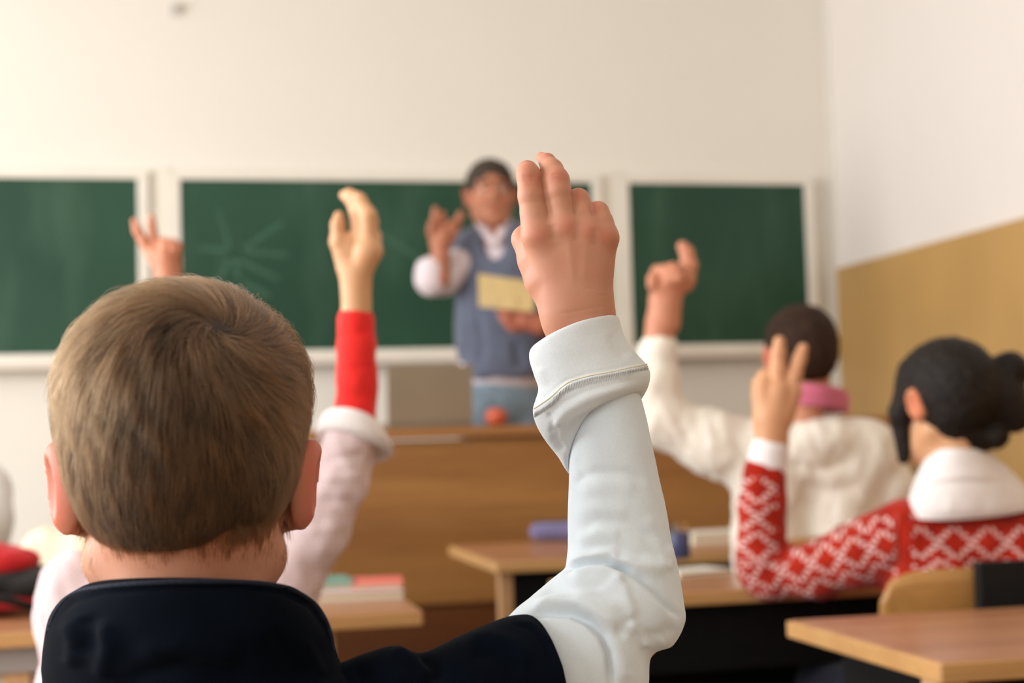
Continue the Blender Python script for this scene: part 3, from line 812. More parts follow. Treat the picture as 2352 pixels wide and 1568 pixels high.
# pale blue sweatshirt sleeve
ZS = 1.03
rings = [
    ((1150, 1440), (1290, 1830), (1250, 1640), 0.985, 0.045),
    ((1180, 1402), (1370, 1830), (1300, 1620), 0.990, 0.047),
    ((1222, 1368), (1440, 1720), (1350, 1550), 0.998, 0.048),
    ((1258, 1338), (1484, 1590), (1390, 1480), 1.005, 0.047),
    ((1282, 1318), (1496, 1506), (1400, 1420), 1.010, 0.046),
    ((1296, 1306), (1545, 1482), (1425, 1395), 1.014, 0.045),
    ((1300, 1296), (1573, 1428), (1438, 1360), 1.018, 0.043),
    ((1302, 1280), (1570, 1380), (1438, 1325), 1.022, 0.041),
    ((1304, 1255), (1558, 1310), (1433, 1275), 1.026, 0.038),
    ((1304, 1215), (1542, 1240), (1424, 1220), 1.03, 0.036),
    ((1305, 1160), (1530, 1170), (1418, 1158), 1.035, 0.034),
    ((1308, 1090), (1513, 1090), (1411, 1083), 1.04, 0.031),
    ((1308, 1010), (1495, 1005), (1402, 1000), 1.043, 0.029),
    ((1312, 950), (1480, 940), (1396, 935), 1.045, 0.027),
    ((1322, 890), (1462, 880), (1392, 880), 1.045, 0.024),
    ((1322, 840), (1448, 830), (1385, 832), 1.045, 0.022),
]
V, F = loft(rings, 220, 16)
V = strokes(V, F, [
    # the sharp fold over the elbow crook, and the broad ones below it
    ([(1300, 1298), (1335, 1283), (1380, 1272), (1405, 1270), (1415, 1285), (1400, 1299)], 11, 3.0, -0.25),
    ([(1290, 1312), (1310, 1306), (1350, 1293), (1390, 1291), (1430, 1302), (1460, 1318)], 7, -5.0, 0),
    ([(1385, 1292), (1435, 1305), (1475, 1330), (1510, 1362), (1545, 1402), (1570, 1425)], 8, -4.0, 0),
    ([(1418, 1280), (1460, 1298), (1510, 1302), (1540, 1290)], 18, 3.2, 0),
    ([(1538, 1250), (1544, 1285), (1530, 1312)], 12, 1.6, 0),
    ([(1300, 1318), (1350, 1306), (1400, 1310), (1440, 1335)], 18, 2.6, 0),
    ([(1228, 1382), (1270, 1355), (1330, 1345), (1400, 1346)], 12, -2.0, 0),
    ([(1215, 1392), (1270, 1378), (1340, 1378), (1400, 1392), (1445, 1405)], 18, 3.0, 0.2),
    ([(1405, 1315), (1430, 1350), (1446, 1400), (1446, 1430)], 18, 2.6, 0.2),
    ([(1190, 1420), (1210, 1416), (1260, 1404), (1310, 1406), (1350, 1424), (1385, 1460), (1402, 1500), (1408, 1560), (1410, 1600)], 9, -6.0, 0),
    ([(1200, 1402), (1260, 1388), (1330, 1388), (1390, 1420), (1440, 1440)], 14, 2.6, 0),
    ([(1450, 1440), (1480, 1462), (1520, 1460), (1552, 1430)], 16, -1.6, 0),
    ([(1470, 1470), (1500, 1480), (1530, 1468)], 14, 1.5, 0),
    ([(1425, 1450), (1440, 1500), (1440, 1568)], 16, 1.8, 0),
    ([(1408, 1430), (1425, 1455), (1440, 1500), (1452, 1560)], 10, -1.2, 0),
    ([(1440, 1425), (1466, 1452), (1485, 1490)], 12, 2.0, 0),
    # softer waves on the forearm
    ([(1318, 1218), (1380, 1195), (1440, 1200), (1520, 1250)], 16, -1.8, 0),
    ([(1320, 1245), (1370, 1222), (1430, 1228)], 18, 1.7, 0),
    ([(1330, 1268), (1390, 1258), (1440, 1268), (1500, 1282)], 14, -1.2, 0),
    ([(1318, 1105), (1370, 1085), (1440, 1086), (1490, 1110)], 12, -1.3, 0),
    ([(1325, 1130), (1400, 1112), (1470, 1122)], 20, 1.2, 0),
    ([(1315, 1175), (1370, 1165), (1450, 1175)], 16, 0.9, 0),
    ([(1318, 1050), (1340, 1090), (1315, 1120)], 9, -1.0, 0),
    ([(1480, 1180), (1515, 1240), (1530, 1300)], 16, 1.2, 0),
])
V = V+normals(V, F)*(0.0003*wob(V, 60, 3)+0.00018*wob(V, 160, 5))[:, None]
sw = mesh_np('sweatshirt_sleeve', V, F, M['blue'], boy)
# turned-back ribbed cuff with its overlocked seam
rings = [
    ((1262, 830), (1398, 790), (1328, 800), 1.045, 0.018),
    ((1246, 800), (1408, 745), (1316, 770), 1.045, 0.020),
    ((1224, 804), (1420, 732), (1312, 748), 1.045, 0.0255),
    ((1216, 815), (1424, 736), (1312, 750), 1.045, 0.0275),
    ((1218, 835), (1434, 770), (1318, 782), 1.045, 0.0285),
    ((1229, 868), (1456, 804), (1334, 828), 1.045, 0.030),
    ((1237, 892), (1480, 830), (1350, 862), 1.045, 0.0325),
    ((1230, 918), (1491, 846), (1356, 880), 1.045, 0.0345),
    ((1224, 944), (1494, 862), (1358, 896), 1.045, 0.0355),
    ((1232, 975), (1491, 882), (1360, 918), 1.045, 0.0350),
    ((1252, 1010), (1482, 900), (1358, 938), 1.045, 0.0325),
    ((1280, 1045), (1470, 910), (1362, 940), 1.045, 0.0275),
    ((1305, 1075), (1462, 905), (1372, 925), 1.045, 0.0240),
    ((1318, 1010), (1456, 890), (1378, 905), 1.045, 0.0200),
]
V, F = loft(rings, 220, 14)
V = strokes(V, F, [
    ([(1228, 948), (1262, 922), (1305, 888), (1350, 872), (1400, 862), (1450, 852), (1492, 845)], 9, 1.3, 0.1),
    ([(1232, 930), (1262, 905), (1300, 874), (1350, 858), (1400, 850), (1450, 838), (1484, 832)], 5, -0.45, 0),
    ([(1245, 975), (1290, 925), (1340, 900), (1400, 884), (1460, 872), (1490, 862)], 7, -0.4, 0),
    ([(1255, 1000), (1300, 945), (1350, 915), (1410, 895), (1465, 882)], 12, 1.6, 0),
    ([(1255, 945), (1270, 965), (1265, 1000)], 7, -1.2, 0),
    ([(1236, 840), (1246, 875), (1244, 910)], 12, 0.8, 0),
    ([(1430, 745), (1440, 790), (1462, 825)], 8, 0.8, 0),
    ([(1400, 760), (1412, 790), (1440, 825)], 12, -0.7, 0),
    ([(1280, 970), (1275, 1010), (1300, 1040)], 10, -1.4, 0),
])
V = V+normals(V, F)*(0.00025*wob(V, 90, 7))[:, None]
cf = mesh_np('cuff', V, F, M['blue_rib'], sw)
# seam thread: a fine raised chain following the band
def surface_line(Vs, Fs, pts, n=240, off=0.0004):
    x, y, z = proj(Vs); N = normals(Vs, Fs); vis = (N @ (-FWD)) > 0.05
    Vv, xx, yy, NN = Vs[vis], x[vis], y[vis], N[vis]
    P = cr(np.array(pts, float), np.linspace(0, len(pts)-1, n)); out = []
    for q in P:
        d = (xx-q[0])**2+(yy-q[1])**2; idx_ = np.argsort(d)[:8]; wgt = 1/(d[idx_]+1.0); wgt /= wgt.sum()
        zz = ((Vv[idx_]-CAM) @ FWD) @ wgt
        out.append(at(q[0], q[1], zz-off))
    return np.array(out)
L = surface_line(V, F, [(1226, 938), (1262, 914), (1303, 879), (1350, 863), (1400, 854), (1450, 843), (1486, 836)])
tube_path('seam_edge', L, 0.00055, cloth('seam_edge_thread', srgb(240, 232, 206), 0.03, 2000, 0.1), sw, 6)
zz = surface_line(V, F, [(1228, 950), (1265, 926), (1306, 892), (1352, 876), (1400, 866), (1450, 856), (1488, 848)], 150, -0.0001)
nrm = np.gradient(zz, axis=0); 
alt = np.array([zz[i]+UP*(0.0024 if i % 2 else -0.0024) for i in range(len(zz))])
tube_path('overlock_stitch', alt, 0.00034, M['seam'], sw, 5)
#%%NAVY
# navy top: stand collar, shoulders, short cap over the raised arm
rings = [
    ((60, 2300), (1080, 2300), (560, 2300), 1.02, 0.10),
    ((-40, 1850), (1080, 1900), (500, 1860), 0.98, 0.10),
    ((20, 1680), (960, 1680), (480, 1700), 0.965, 0.09),
    ((92, 1590), (850, 1570), (460, 1610), 0.945, 0.088),
    ((95, 1530), (790, 1530), (445, 1560), 0.94, 0.086),
    ((100, 1480), (771, 1490), (440, 1510), 0.935, 0.084),
    ((112, 1420), (762, 1450), (438, 1450), 0.93, 0.082),
    ((140, 1378), (738, 1405), (438, 1395), 0.93, 0.079),
    ((180, 1352), (700, 1366), (438, 1352), 0.93, 0.075),
    ((205, 1342), (672, 1350), (438, 1330), 0.93, 0.070),
    ((222, 1345), (655, 1353), (438, 1330), 0.93, 0.064),
    ((232, 1375), (645, 1380), (438, 1365), 0.93, 0.059),
    ((240, 1450), (635, 1450), (438, 1440), 0.93, 0.056),
]
V, F = loft(rings, 180, 12)
V = strokes(V, F, [
    ([(118, 1470), (135, 1415), (170, 1378), (230, 1362), (330, 1352), (440, 1347), (560, 1347), (650, 1358), (710, 1390), (745, 1440), (756, 1500)], 7, -2.2, 0),
    ([(108, 1470), (128, 1405), (168, 1366), (230, 1350), (330, 1341), (440, 1337), (560, 1337), (650, 1349), (718, 1382), (755, 1440), (766, 1500)], 5, 1.4, 0),
    ([(190, 1410), (205, 1450), (190, 1510)], 26, -3, 0), ([(150, 1420), (170, 1470), (165, 1540)], 18, 3, 0),
    ([(230, 1420), (250, 1480), (230, 1568)], 22, 3.5, 0), ([(300, 1500), (420, 1480), (560, 1510)], 26, 3, 0),
    ([(260, 1568), (420, 1530), (600, 1560)], 22, -3, 0), ([(620, 1440), (660, 1500), (700, 1568)], 22, -3, 0),
    ([(690, 1460), (715, 1510), (740, 1560)], 16, 2.5, 0),
])
nv = mesh_np('navy_top', V, F, M['navy'], boy)
L = surface_line(V, F, [(106, 1478), (114, 1440), (134, 1396), (172, 1362), (230, 1348), (330, 1339), (440, 1335), (560, 1336), (650, 1347), (716, 1380), (752, 1432), (765, 1490)], 200, 0.0006)
tube_path('collar_piping', L, 0.0013, M['navy_seam'], nv, 8)
rings = [
    ((640, 1600), (640, 2300), (600, 1800), 0.955, 0.070),
    ((760, 1550), (790, 2250), (770, 1800), 0.955, 0.070),
    ((830, 1522), (880, 2200), (860, 1760), 0.955, 0.068),
    ((905, 1498), (960, 2150), (930, 1740), 0.956, 0.066),
    ((965, 1508), (1030, 2050), (1000, 1720), 0.960, 0.062),
    ((1050, 1466), (1110, 1960), (1090, 1680), 0.965, 0.060),
    ((1115, 1436), (1180, 1900), (1165, 1640), 0.972, 0.058),
    ((1160, 1419), (1230, 1860), (1240, 1610), 0.979, 0.056),
    ((1184, 1415), (1262, 1850), (1288, 1600), 0.983, 0.054),
    ((1198, 1416), (1278, 1850), (1306, 1598), 0.985, 0.052),
    ((1200, 1424), (1280, 1840), (1300, 1600), 0.986, 0.048),
    ((1180, 1440), (1250, 1820), (1250, 1610), 0.986, 0.044),
]
V, F = loft(rings, 160, 12)
V = strokes(V, F, [
    ([(900, 1484), (950, 1520), (985, 1568)], 18, 3.5, 0), ([(965, 1500), (1000, 1530), (1010, 1568)], 16, -4, 0),
    ([(1060, 1472), (1120, 1462), (1180, 1480), (1230, 1530)], 20, 2.5, 0), ([(1070, 1500), (1140, 1500), (1200, 1550)], 18, -3, 0),
    ([(1180, 1424), (1222, 1432), (1262, 1474), (1286, 1530), (1298, 1580)], 7, 1.2, 0), ([(1170, 1432), (1212, 1440), (1250, 1480), (1272, 1540)], 5, -1.2, 0),
    ([(800, 1530), (850, 1560), (880, 1600)], 22, -3, 0),
])
mesh_np('navy_shoulder_cap', V, F, M['navy'], nv)
# other shoulder and arm, below the frame
B = Blob(0.006)
B.cone(at(250, 1850, 0.95), 0.060, at(90, 2060, 0.96), 0.055, 0.03); B.cone(at(90, 2060, 0.96), 0.052, at(120, 2350, 1.12), 0.045, 0.02)
V, F = B.build(); mesh_np('other_sleeve', V, F, M['navy'], nv)
lower(boy, at(560, 2300, 1.0), 0.0, M['trouser'])
chair(at(560, 2300, 1.0)[0], at(560, 2300, 1.0)[1]-0.02, 0.0, 'plywood chair that the boy in the navy top sits on')

# ---- the boy's hair: short cap plus combed strands growing out of the whorl
hcap = Blob(0.0022)
def ho_c(q): return at(428+q*(146 if q > 0 else 142), 1040, 0.905)
ZC = 0.940
hcap.ell(at(430, 875, ZC), (0.0635, 0.106, 0.0565), CAMR, 0.02)
hcap.ell(at(430, 915, ZC), (0.0655, 0.110, 0.0600), CAMR, 0.02)
hcap.ell(at(428, 1020, ZC), (0.0625, 0.108, 0.0620), CAMR, 0.02)
hcap.ell(at(424, 1120, ZC-0.005), (0.0540, 0.088, 0.0500), CAMR, 0.02)
for q in (-1, 1): hcap.ell(ho_c(q), (0.024, 0.040, 0.040), CAMR, 0.02)
# cut away the face, ears, nape
ho = hc; 
hcap.ell(ho+HR @ np.array([0, 0.125, -0.02]), (0.085, 0.072, 0.085), HR, 0.008, True)
for q in (-1, 1): hcap.ell(ho+HR @ np.array([q*0.088, 0.016, -0.020]), (0.022, 0.026, 0.036), HR, 0.008, True)
hcap.ell(ho+HR @ np.array([0, 0.0, -0.124]), (0.13, 0.13, 0.090), HR, 0.012, True)
V, F = hcap.build(); V = relax(V, F, 2)
hairobj = mesh_np('hair', V, F, M['hair_b'], boy)
N = normals(V, F)
rng = np.random.default_rng(5)
# area weighted roots
tri = np.vstack([F[:, [0, 1, 2]], F[:, [0, 2, 3]]])
ar = np.linalg.norm(np.cross(V[tri[:, 1]]-V[tri[:, 0]], V[tri[:, 2]]-V[tri[:, 0]]), axis=1)
NS = 110000
pick = rng.choice(len(tri), NS, p=ar/ar.sum()); b1 = rng.random(NS); b2 = rng.random(NS); fl_ = b1+b2 > 1; b1[fl_] = 1-b1[fl_]; b2[fl_] = 1-b2[fl_]
T3 = tri[pick]; w3 = np.stack([1-b1-b2, b1, b2], 1)[:, :, None]
root = (V[T3]*w3).sum(1); rn = (N[T3]*w3).sum(1); rn /= np.linalg.norm(rn, axis=1)[:, None]
loc = (root-ho) @ HR       # head coordinates
keep = (rng.random(NS) < np.clip((loc[:, 2]+0.066+0.006*np.sin(loc[:, 0]*90))/0.035, 0, 1)) & ~((loc[:, 1] > 0.06) & (loc[:, 2] < 0.06))
keep &= ((root-hc) @ FWD < 0.045)  | (rng.random(NS) < 0.35)
root, rn, loc = root[keep], rn[keep], loc[keep]; n_s = len(root)
crown = at(505, 745, 0.865)
d = root-crown; dist = np.linalg.norm(d, axis=1)
tg = d-(d*rn).sum(1)[:, None]*rn; tg /= np.linalg.norm(tg, axis=1)[:, None]+1e-9
swl = np.cross(rn, tg)
k_ = 2.2*np.exp(-dist/0.045)
fl = tg+swl*k_[:, None]
# comb: gravity downwards at the back, forward on top
down = np.array([0.0, 0.0, -1.0]); dn = down-(rn @ down)[:, None]*rn
fl += dn*np.clip(dist/0.06-0.5, 0, 1.2)[:, None]
cl = wob(root, 75, 1.0); cl2 = wob(root, 170, 4.0)
fl += swl*(0.30*cl+0.34*cl2)[:, None]+0.13*rng.standard_normal((n_s, 3))
fl -= (fl*rn).sum(1)[:, None]*rn; fl /= np.linalg.norm(fl, axis=1)[:, None]
Nk = normals(Vk, Fk); tri2 = np.vstack([Fk[:, [0, 1, 2]], Fk[:, [0, 2, 3]]])
cen = (Vk[tri2].mean(1)-ho) @ HR
ok = (cen[:, 2] < 0.0) & (cen[:, 2] > -0.075) & (cen[:, 1] < 0.0) & (np.abs(cen[:, 0]) < 0.064)
tri2, cen = tri2[ok], cen[ok]
wt = np.clip(1.8-np.abs(cen[:, 0])/0.035, 0, 1)*np.clip((cen[:, 2]+0.066-0.005*np.sin(cen[:, 0]*110+1.0))/0.03, 0, 1)**1.3
pk = rng.choice(len(tri2), 34000, p=wt/wt.sum()); q_ = rng.random((34000, 3)); q_ /= q_.sum(1)[:, None]
r2 = (Vk[tri2[pk]]*q_[:, :, None]).sum(1); n2 = (Nk[tri2[pk]]*q_[:, :, None]).sum(1); n2 /= np.linalg.norm(n2, axis=1)[:, None]
root, rn, loc = np.vstack([root, r2]), np.vstack([rn, n2]), np.vstack([loc, (r2-ho) @ HR]); n_s = len(root)
crown = at(505, 745, 0.865)
d = root-crown; dist = np.linalg.norm(d, axis=1)
tg = d-(d*rn).sum(1)[:, None]*rn; tg /= np.linalg.norm(tg, axis=1)[:, None]+1e-9
swl = np.cross(rn, tg)
fl = tg+swl*(2.2*np.exp(-dist/0.045))[:, None]
dn = down-(rn @ down)[:, None]*rn
fl += dn*np.clip(dist/0.06-0.5, 0, 1.2)[:, None]
cl = wob(root, 75, 1.0); cl2 = wob(root, 170, 4.0)
fl += swl*(0.30*cl+0.34*cl2)[:, None]+0.13*rng.standard_normal((n_s, 3))
fl -= (fl*rn).sum(1)[:, None]*rn; fl /= np.linalg.norm(fl, axis=1)[:, None]
zrel = np.clip((loc[:, 2]+0.055)/0.12, 0, 1)
leng = (0.007+0.019*zrel)*(0.75+0.5*rng.random(n_s))
lift = (0.26+0.26*cl2+0.16*rng.standard_normal(n_s))*(0.5+0.6*zrel)
NP = 6
pos = np.zeros((n_s, NP, 3)); pos[:, 0] = root-rn*0.001
dirv = fl.copy()
for i in range(1, NP):
    u = (i-0.5)/(NP-1)
    step = dirv*(1)[:, None] if False else dirv+rn*(lift*(1.25-1.9*u))[:, None]
    step /= np.linalg.norm(step, axis=1)[:, None]
    pos[:, i] = pos[:, i-1]+step*(leng/(NP-1))[:, None]
    dirv = dirv+down*0.03
hcv = bpy.data.hair_curves.new('hair_strands')
hcv.add_curves([NP]*n_s)
bs = wbase(boy)
hcv.attributes['position'].data.foreach_set('vector', (pos-bs).astype(np.float32).ravel())
rad = np.tile(np.linspace(1.0, 0.25, NP), n_s)*0.00013*(1-0.3*np.repeat(1-zrel, NP))
ra = hcv.attributes.get('radius') or hcv.attributes.new('radius', 'FLOAT', 'POINT')
ra.data.foreach_set('value', rad.astype(np.float32))
cl3 = wob(root+0.02*fl, 420, 7.0)
tone = np.clip(0.42+0.22*cl+0.28*cl2+0.30*cl3+0.25*rng.standard_normal(n_s)+0.15*(1-zrel), 0, 1)
ta = hcv.attributes.new('tone', 'FLOAT', 'CURVE'); ta.data.foreach_set('value', tone.astype(np.float32))
mh, nt, p = new_mat('brown_hair_strands')
nt.nodes.remove(p)
hb = nn(nt, 'ShaderNodeBsdfHairPrincipled'); hb.parametrization = 'COLOR'
hb.inputs['Roughness'].default_value = 0.45; hb.inputs['Radial Roughness'].default_value = 0.5
at_ = nn(nt, 'ShaderNodeAttribute'); at_.attribute_name = 'tone'
rmp = nn(nt, 'ShaderNodeValToRGB'); rmp.color_ramp.elements[0].color = (*srgb(22, 13, 6), 1); rmp.color_ramp.elements[1].color = (*srgb(90, 61, 36), 1)
lnk(nt, at_.outputs['Fac'], rmp.inputs['Fac']); lnk(nt, rmp.outputs['Color'], hb.inputs['Color'])
lnk(nt, hb.outputs[0], nt.nodes['Material Output'].inputs['Surface'])
hcv.materials.append(mh)
ho_ = bpy.data.objects.new('hair_strands', hcv); COL.objects.link(ho_); ho_.parent = hairobj
#%%OTHERS
def garment(name, B, mat, t, folds=0.004, sc=28, seed=1, st=None, attr=None, parent=None):
    V, F = B.build()
    N = normals(V, F)
    V = V+N*(folds*wob(V, sc, seed)*0.6+folds*0.4*wob(V, sc*2.3, seed+1))[:, None]
    if st: V = strokes(V, F, st)
    a = attr(V) if attr else None
    return mesh_np(name, V, F, mat, parent or t, a)
def chs(B, pts, k=0.012):      # chain of (x,y,Z,r_px); coarse grids hold bodies that clothes cover
    q = 0.6 if B.h >= 0.008 and k == 0.012 else 1.0
    B.chain([(at(x, y, Z), rp(r, Z)*q) for x, y, Z, r in pts], k)

# ================================================================== pupil with pink shirt, red cuff
Z = 2.28
hd = at(400, 1010, Z)
t = thing('person', (hd[0], hd[1], 0), 'pupil behind the boy, pale pink check shirt and bright red undersleeve on raised arm', 'person')
hnd = [
    [(822, 700, 0, 30), (812, 620, 0, 33), (800, 560, 0, 26)],
    [(818, 640, 0, 30), (846, 575, -0.01, 32), (848, 530, 0, 20)],
    [(846, 552, -0.01, 22), (846, 495, -0.012, 19), (826, 458, 0.0, 15), (801, 442, 0.01, 11)],
    [(825, 550, 0.0, 20), (822, 490, 0.005, 18), (808, 458, 0.01, 15), (790, 448, 0.02, 11)],
    [(850, 560, 0.02, 20), (852, 510, 0.03, 17), (835, 470, 0.035, 13)],
    [(862, 570, 0.03, 17), (862, 540, 0.045, 13), (850, 520, 0.05, 11)],
    [(800, 610, 0, 28), (778, 555, -0.005, 20), (776, 515, -0.005, 15), (778, 495, -0.003, 11)],
    [(818, 640, 0, 36), (818, 720, 0, 33), (820, 800, 0, 38), (822, 950, 0, 42)],
]
V, F = hand_from(hnd, Z, 0.0022)
B = Blob(0.008); chs(B, [(822, 900, Z, 40), (800, 1060, Z, 48), (640, 1400, Z, 60)]); chs(B, [(640, 1400, Z, 60), (400, 1400, Z, 70), (180, 1420, Z, 60)]); B.cone(at(400, 1300, Z), 0.035, at(400, 1700, Z), 0.06, 0.04)
chs(B, [(160, 1420, Z, 55), (130, 1700, Z, 45), (150, 1650, Z+0.25, 35)])
Vb, Fb = B.build()
Vh, Fh, fh = head(t, hd, facing(0.1), 0.98, hair=M['hair_dk'], h=0.003)
skin_mesh(t, [(V, F, np.zeros(len(V))), (Vb, Fb, np.zeros(len(Vb))), (Vh, Fh, fh)], M['skin_pink'])
B = Blob(0.004); chs(B, [(817, 738, Z, 42), (819, 800, Z, 45), (820, 880, Z, 47), (815, 990, Z, 50)], 0.004)
garment('red_undersleeve', B, M['red_sl'], t, 0.0022, 60, 3, [([(780, 770), (860, 760)], 6, -1.5, 0), ([(778, 850), (866, 840)], 6, -1.5, 0), ([(780, 905), (866, 915)], 6, -1.2, 0)])
B = Blob(0.005)
chs(B, [(800, 1010, Z, 62), (775, 1110, Z, 66), (720, 1220, Z, 74), (640, 1350, Z, 88), (520, 1420, Z, 100)], 0.02)
chs(B, [(520, 1420, Z, 95), (180, 1370, Z, 80)], 0.03)
chs(B, [(168, 1330, Z, 62), (160, 1420, Z, 68), (165, 1600, Z, 72), (170, 1650, Z+0.28, 48)], 0.03)
B.cone(at(360, 1480, Z), 0.13, at(380, 1900, Z), 0.12, 0.03); B.cone(at(500, 1480, Z), 0.11, at(500, 1900, Z), 0.12, 0.03)
sh_ = garment('pink_check_shirt', B, M['pinkcheck'], t, 0.006, 34, 2, [([(740, 1060), (850, 1040)], 10, -4, 0), ([(730, 1100), (840, 1090)], 10, 3, 0), ([(720, 1150), (830, 1150)], 12, -3, 0), ([(700, 1220), (790, 1210)], 12, 3, 0)])
rings = [((768, 960), (862, 985), (815, 955), Z, 0.036), ((742, 955), (872, 985), (812, 938), Z, 0.044), ((728, 985), (898, 1025), (812, 950), Z, 0.052), ((730, 1000), (903, 1035), (815, 985), Z, 0.052), ((760, 1000), (875, 1030), (815, 1000), Z, 0.040)]
V, F = loft(rings, 80, 8); mesh_np('turned_back_cuff', V, F, M['whiteshirt'], sh_)
lower(t, hd+np.array([0, 0.0, 0]), 0.0, M['jeans'])
chair(hd[0]+0.07, hd[1]-0.0, 0.0, 'plywood chair under the pupil in the pink check shirt', 0.84)

# ================================================================== pupil in cream at the far left, hand with spread fingers
Z = 3.15
hd = at(225, 1010, Z)
t = thing('person', (hd[0], hd[1], 0), 'pupil in cream jumper behind the boy\'s head, one hand up with spread fingers', 'person')
hnd = [
    [(388, 660, 0, 30), (384, 590, 0, 30), (392, 570, 0, 18)],
    [(378, 610, 0, 26), (360, 585, 0, 22)],
    [(352, 588, 0, 15), (330, 555, 0, 12), (316, 530, 0, 10.5), (309, 508, 0, 8)],
    [(362, 580, 0, 14), (352, 540, 0.01, 11), (349, 515, 0.01, 9.5), (348, 498, 0.01, 7.5)],
    [(378, 572, 0, 13), (376, 556, -0.012, 11), (380, 568, -0.025, 10)],
    [(396, 572, 0, 13), (396, 558, -0.012, 11), (398, 572, -0.025, 10)],
    [(404, 580, 0.0, 12), (410, 566, -0.01, 9), (408, 580, -0.02, 8)],
    [(388, 630, 0, 26), (398, 690, 0, 27), (400, 800, 0, 32), (380, 1000, 0, 40)],
]
V, F = hand_from(hnd, Z, 0.0024)
B = Blob(0.009); chs(B, [(400, 800, Z, 32), (375, 1100, Z, 40), (340, 1250, Z, 45), (225, 1300, Z, 55), (100, 1330, Z, 45)])
B.cone(at(225, 1300, Z), 0.035, at(225, 1600, Z), 0.06, 0.04); chs(B, [(100, 1330, Z, 40), (85, 1500, Z, 35)])
Vb, Fb = B.build(); Vh, Fh, fh = head(t, hd, facing(-0.1), 0.95, hair=M['hair_dk'], h=0.003)
skin_mesh(t, [(V, F, 0.3*np.ones(len(V))), (Vb, Fb, np.zeros(len(Vb))), (Vh, Fh, fh)], M['skin_red'])
B = Blob(0.006); chs(B, [(400, 720, Z, 40), (395, 850, Z, 45), (375, 1100, Z, 50), (320, 1270, Z, 62), (225, 1290, Z, 70), (112, 1278, Z, 58), (105, 1400, Z, 52), (120, 1520, Z, 45)], 0.03)
B.cone(at(225, 1310, Z), 0.10, at(225, 1650, Z), 0.12, 0.03)
garment('cream_jumper', B, M['creamd'], t, 0.006, 30, 4)
lower(t, hd, 0.0, M['jeans']); chair(hd[0], hd[1]-0.02, 0.0, 'plywood chair under the pupil in the cream jumper')

# ================================================================== pupil at the left edge in bright white
Z = 3.6
hd = at(-190, 960, Z)
t = thing('person', (hd[0], hd[1], 0), 'pupil in bright white shirt cut off by the left edge of the picture', 'person')
Vh, Fh, fh = head(t, hd, facing(0.0), 0.95, hair=M['hair_dk'], h=0.003)
B = Blob(0.01); B.cone(at(-190, 1150, Z), 0.035, at(-190, 1300, Z), 0.06, 0.04); Vb, Fb = B.build()
skin_mesh(t, [(Vb, Fb, np.zeros(len(Vb))), (Vh, Fh, fh)], M['skin_red'])
B = Blob(0.007); B.cone(at(-190, 1230, Z), 0.12, at(-190, 1600, Z), 0.14, 0.03); chs(B, [(-190, 1180, Z, 70), (-55, 1135, Z, 75), (-52, 1190, Z-0.05, 74), (-55, 1330, Z, 60)], 0.03); chs(B, [(-190, 1180, Z, 70), (-320, 1170, Z, 65), (-330, 1330, Z, 60)], 0.03)
garment('white_shirt', B, M['brightshirt'], t, 0.005, 20, 5)
lower(t, hd, 0.0, M['jeans']); chair(hd[0], hd[1]-0.02, 0.0, 'plywood chair under the pupil in the bright white shirt')

# ================================================================== pupil in cream jacket with pink collar
Z = 3.48
hd = at(1838, 818, Z)
t = thing('person', (hd[0], hd[1], 0), 'dark-haired pupil in cream fleece jacket with pink collar, arm raised', 'person')
hnd = [
    [(1525, 740, 0, 38), (1528, 690, 0, 37), (1540, 650, 0, 34)],
    [(1540, 660, 0, 34), (1572, 640, 0, 24), (1570, 620, 0, 19)],
    [(1572, 650, 0, 22), (1583, 610, 0, 19), (1578, 580, 0, 16), (1568, 566, 0, 13)],
    [(1540, 650, -0.01, 22), (1530, 625, -0.02, 18), (1540, 640, -0.035, 16)],
    [(1552, 648, -0.01, 20), (1546, 620, -0.025, 17), (1556, 640, -0.04, 15)],
    [(1520, 660, 0.0, 22), (1512, 625, 0.0, 17), (1500, 640, -0.02, 13), (1498, 655, -0.03, 12)],
    [(1520, 665, -0.01, 28), (1535, 655, -0.01, 26)],
    [(1530, 690, 0, 34), (1517, 740, 0, 33), (1512, 800, 0, 36), (1512, 930, 0, 42)],
]
V, F = hand_from(hnd, Z, 0.0024)
B = Blob(0.009); chs(B, [(1512, 900, Z, 40), (1540, 980, Z, 42), (1760, 1030, Z, 50), (1860, 1040, Z, 55), (2020, 1080, Z, 45)]); B.cone(at(1850, 1000, Z), 0.035, at(1850, 1300, Z), 0.06, 0.04)
chs(B, [(2020, 1080, Z, 45), (2040, 1300, Z, 40)])
Vb, Fb = B.build(); Vh, Fh, fh = head(t, hd, facing(-0.05, -0.1), 0.98, hair=M['hair_dk'], h=0.003, nape=-0.07)
skin_mesh(t, [(V, F, 0.25*np.ones(len(V))), (Vb, Fb, np.zeros(len(Vb))), (Vh, Fh, fh)], M['skin_red'])
B = Blob(0.006)
chs(B, [(1512, 800, Z, 44), (1505, 880, Z, 50), (1520, 960, Z, 58), (1640, 1020, Z, 72), (1760, 1050, Z, 85), (1850, 1060, Z, 90)], 0.03)
chs(B, [(1850, 1050, Z, 80), (1980, 1040, Z, 75), (2040, 1120, Z, 55), (2040, 1300, Z, 50)], 0.03)
B.ell(at(1880, 1010, Z-0.05), (0.088, 0.055, 0.045), CAMR, 0.03)     # hood lying on the shoulders
B.cone(at(1770, 1120, Z), 0.085, at(1770, 1600, Z), 0.095, 0.04); B.cone(at(1930, 1120, Z), 0.085, at(1930, 1600, Z), 0.095, 0.04)
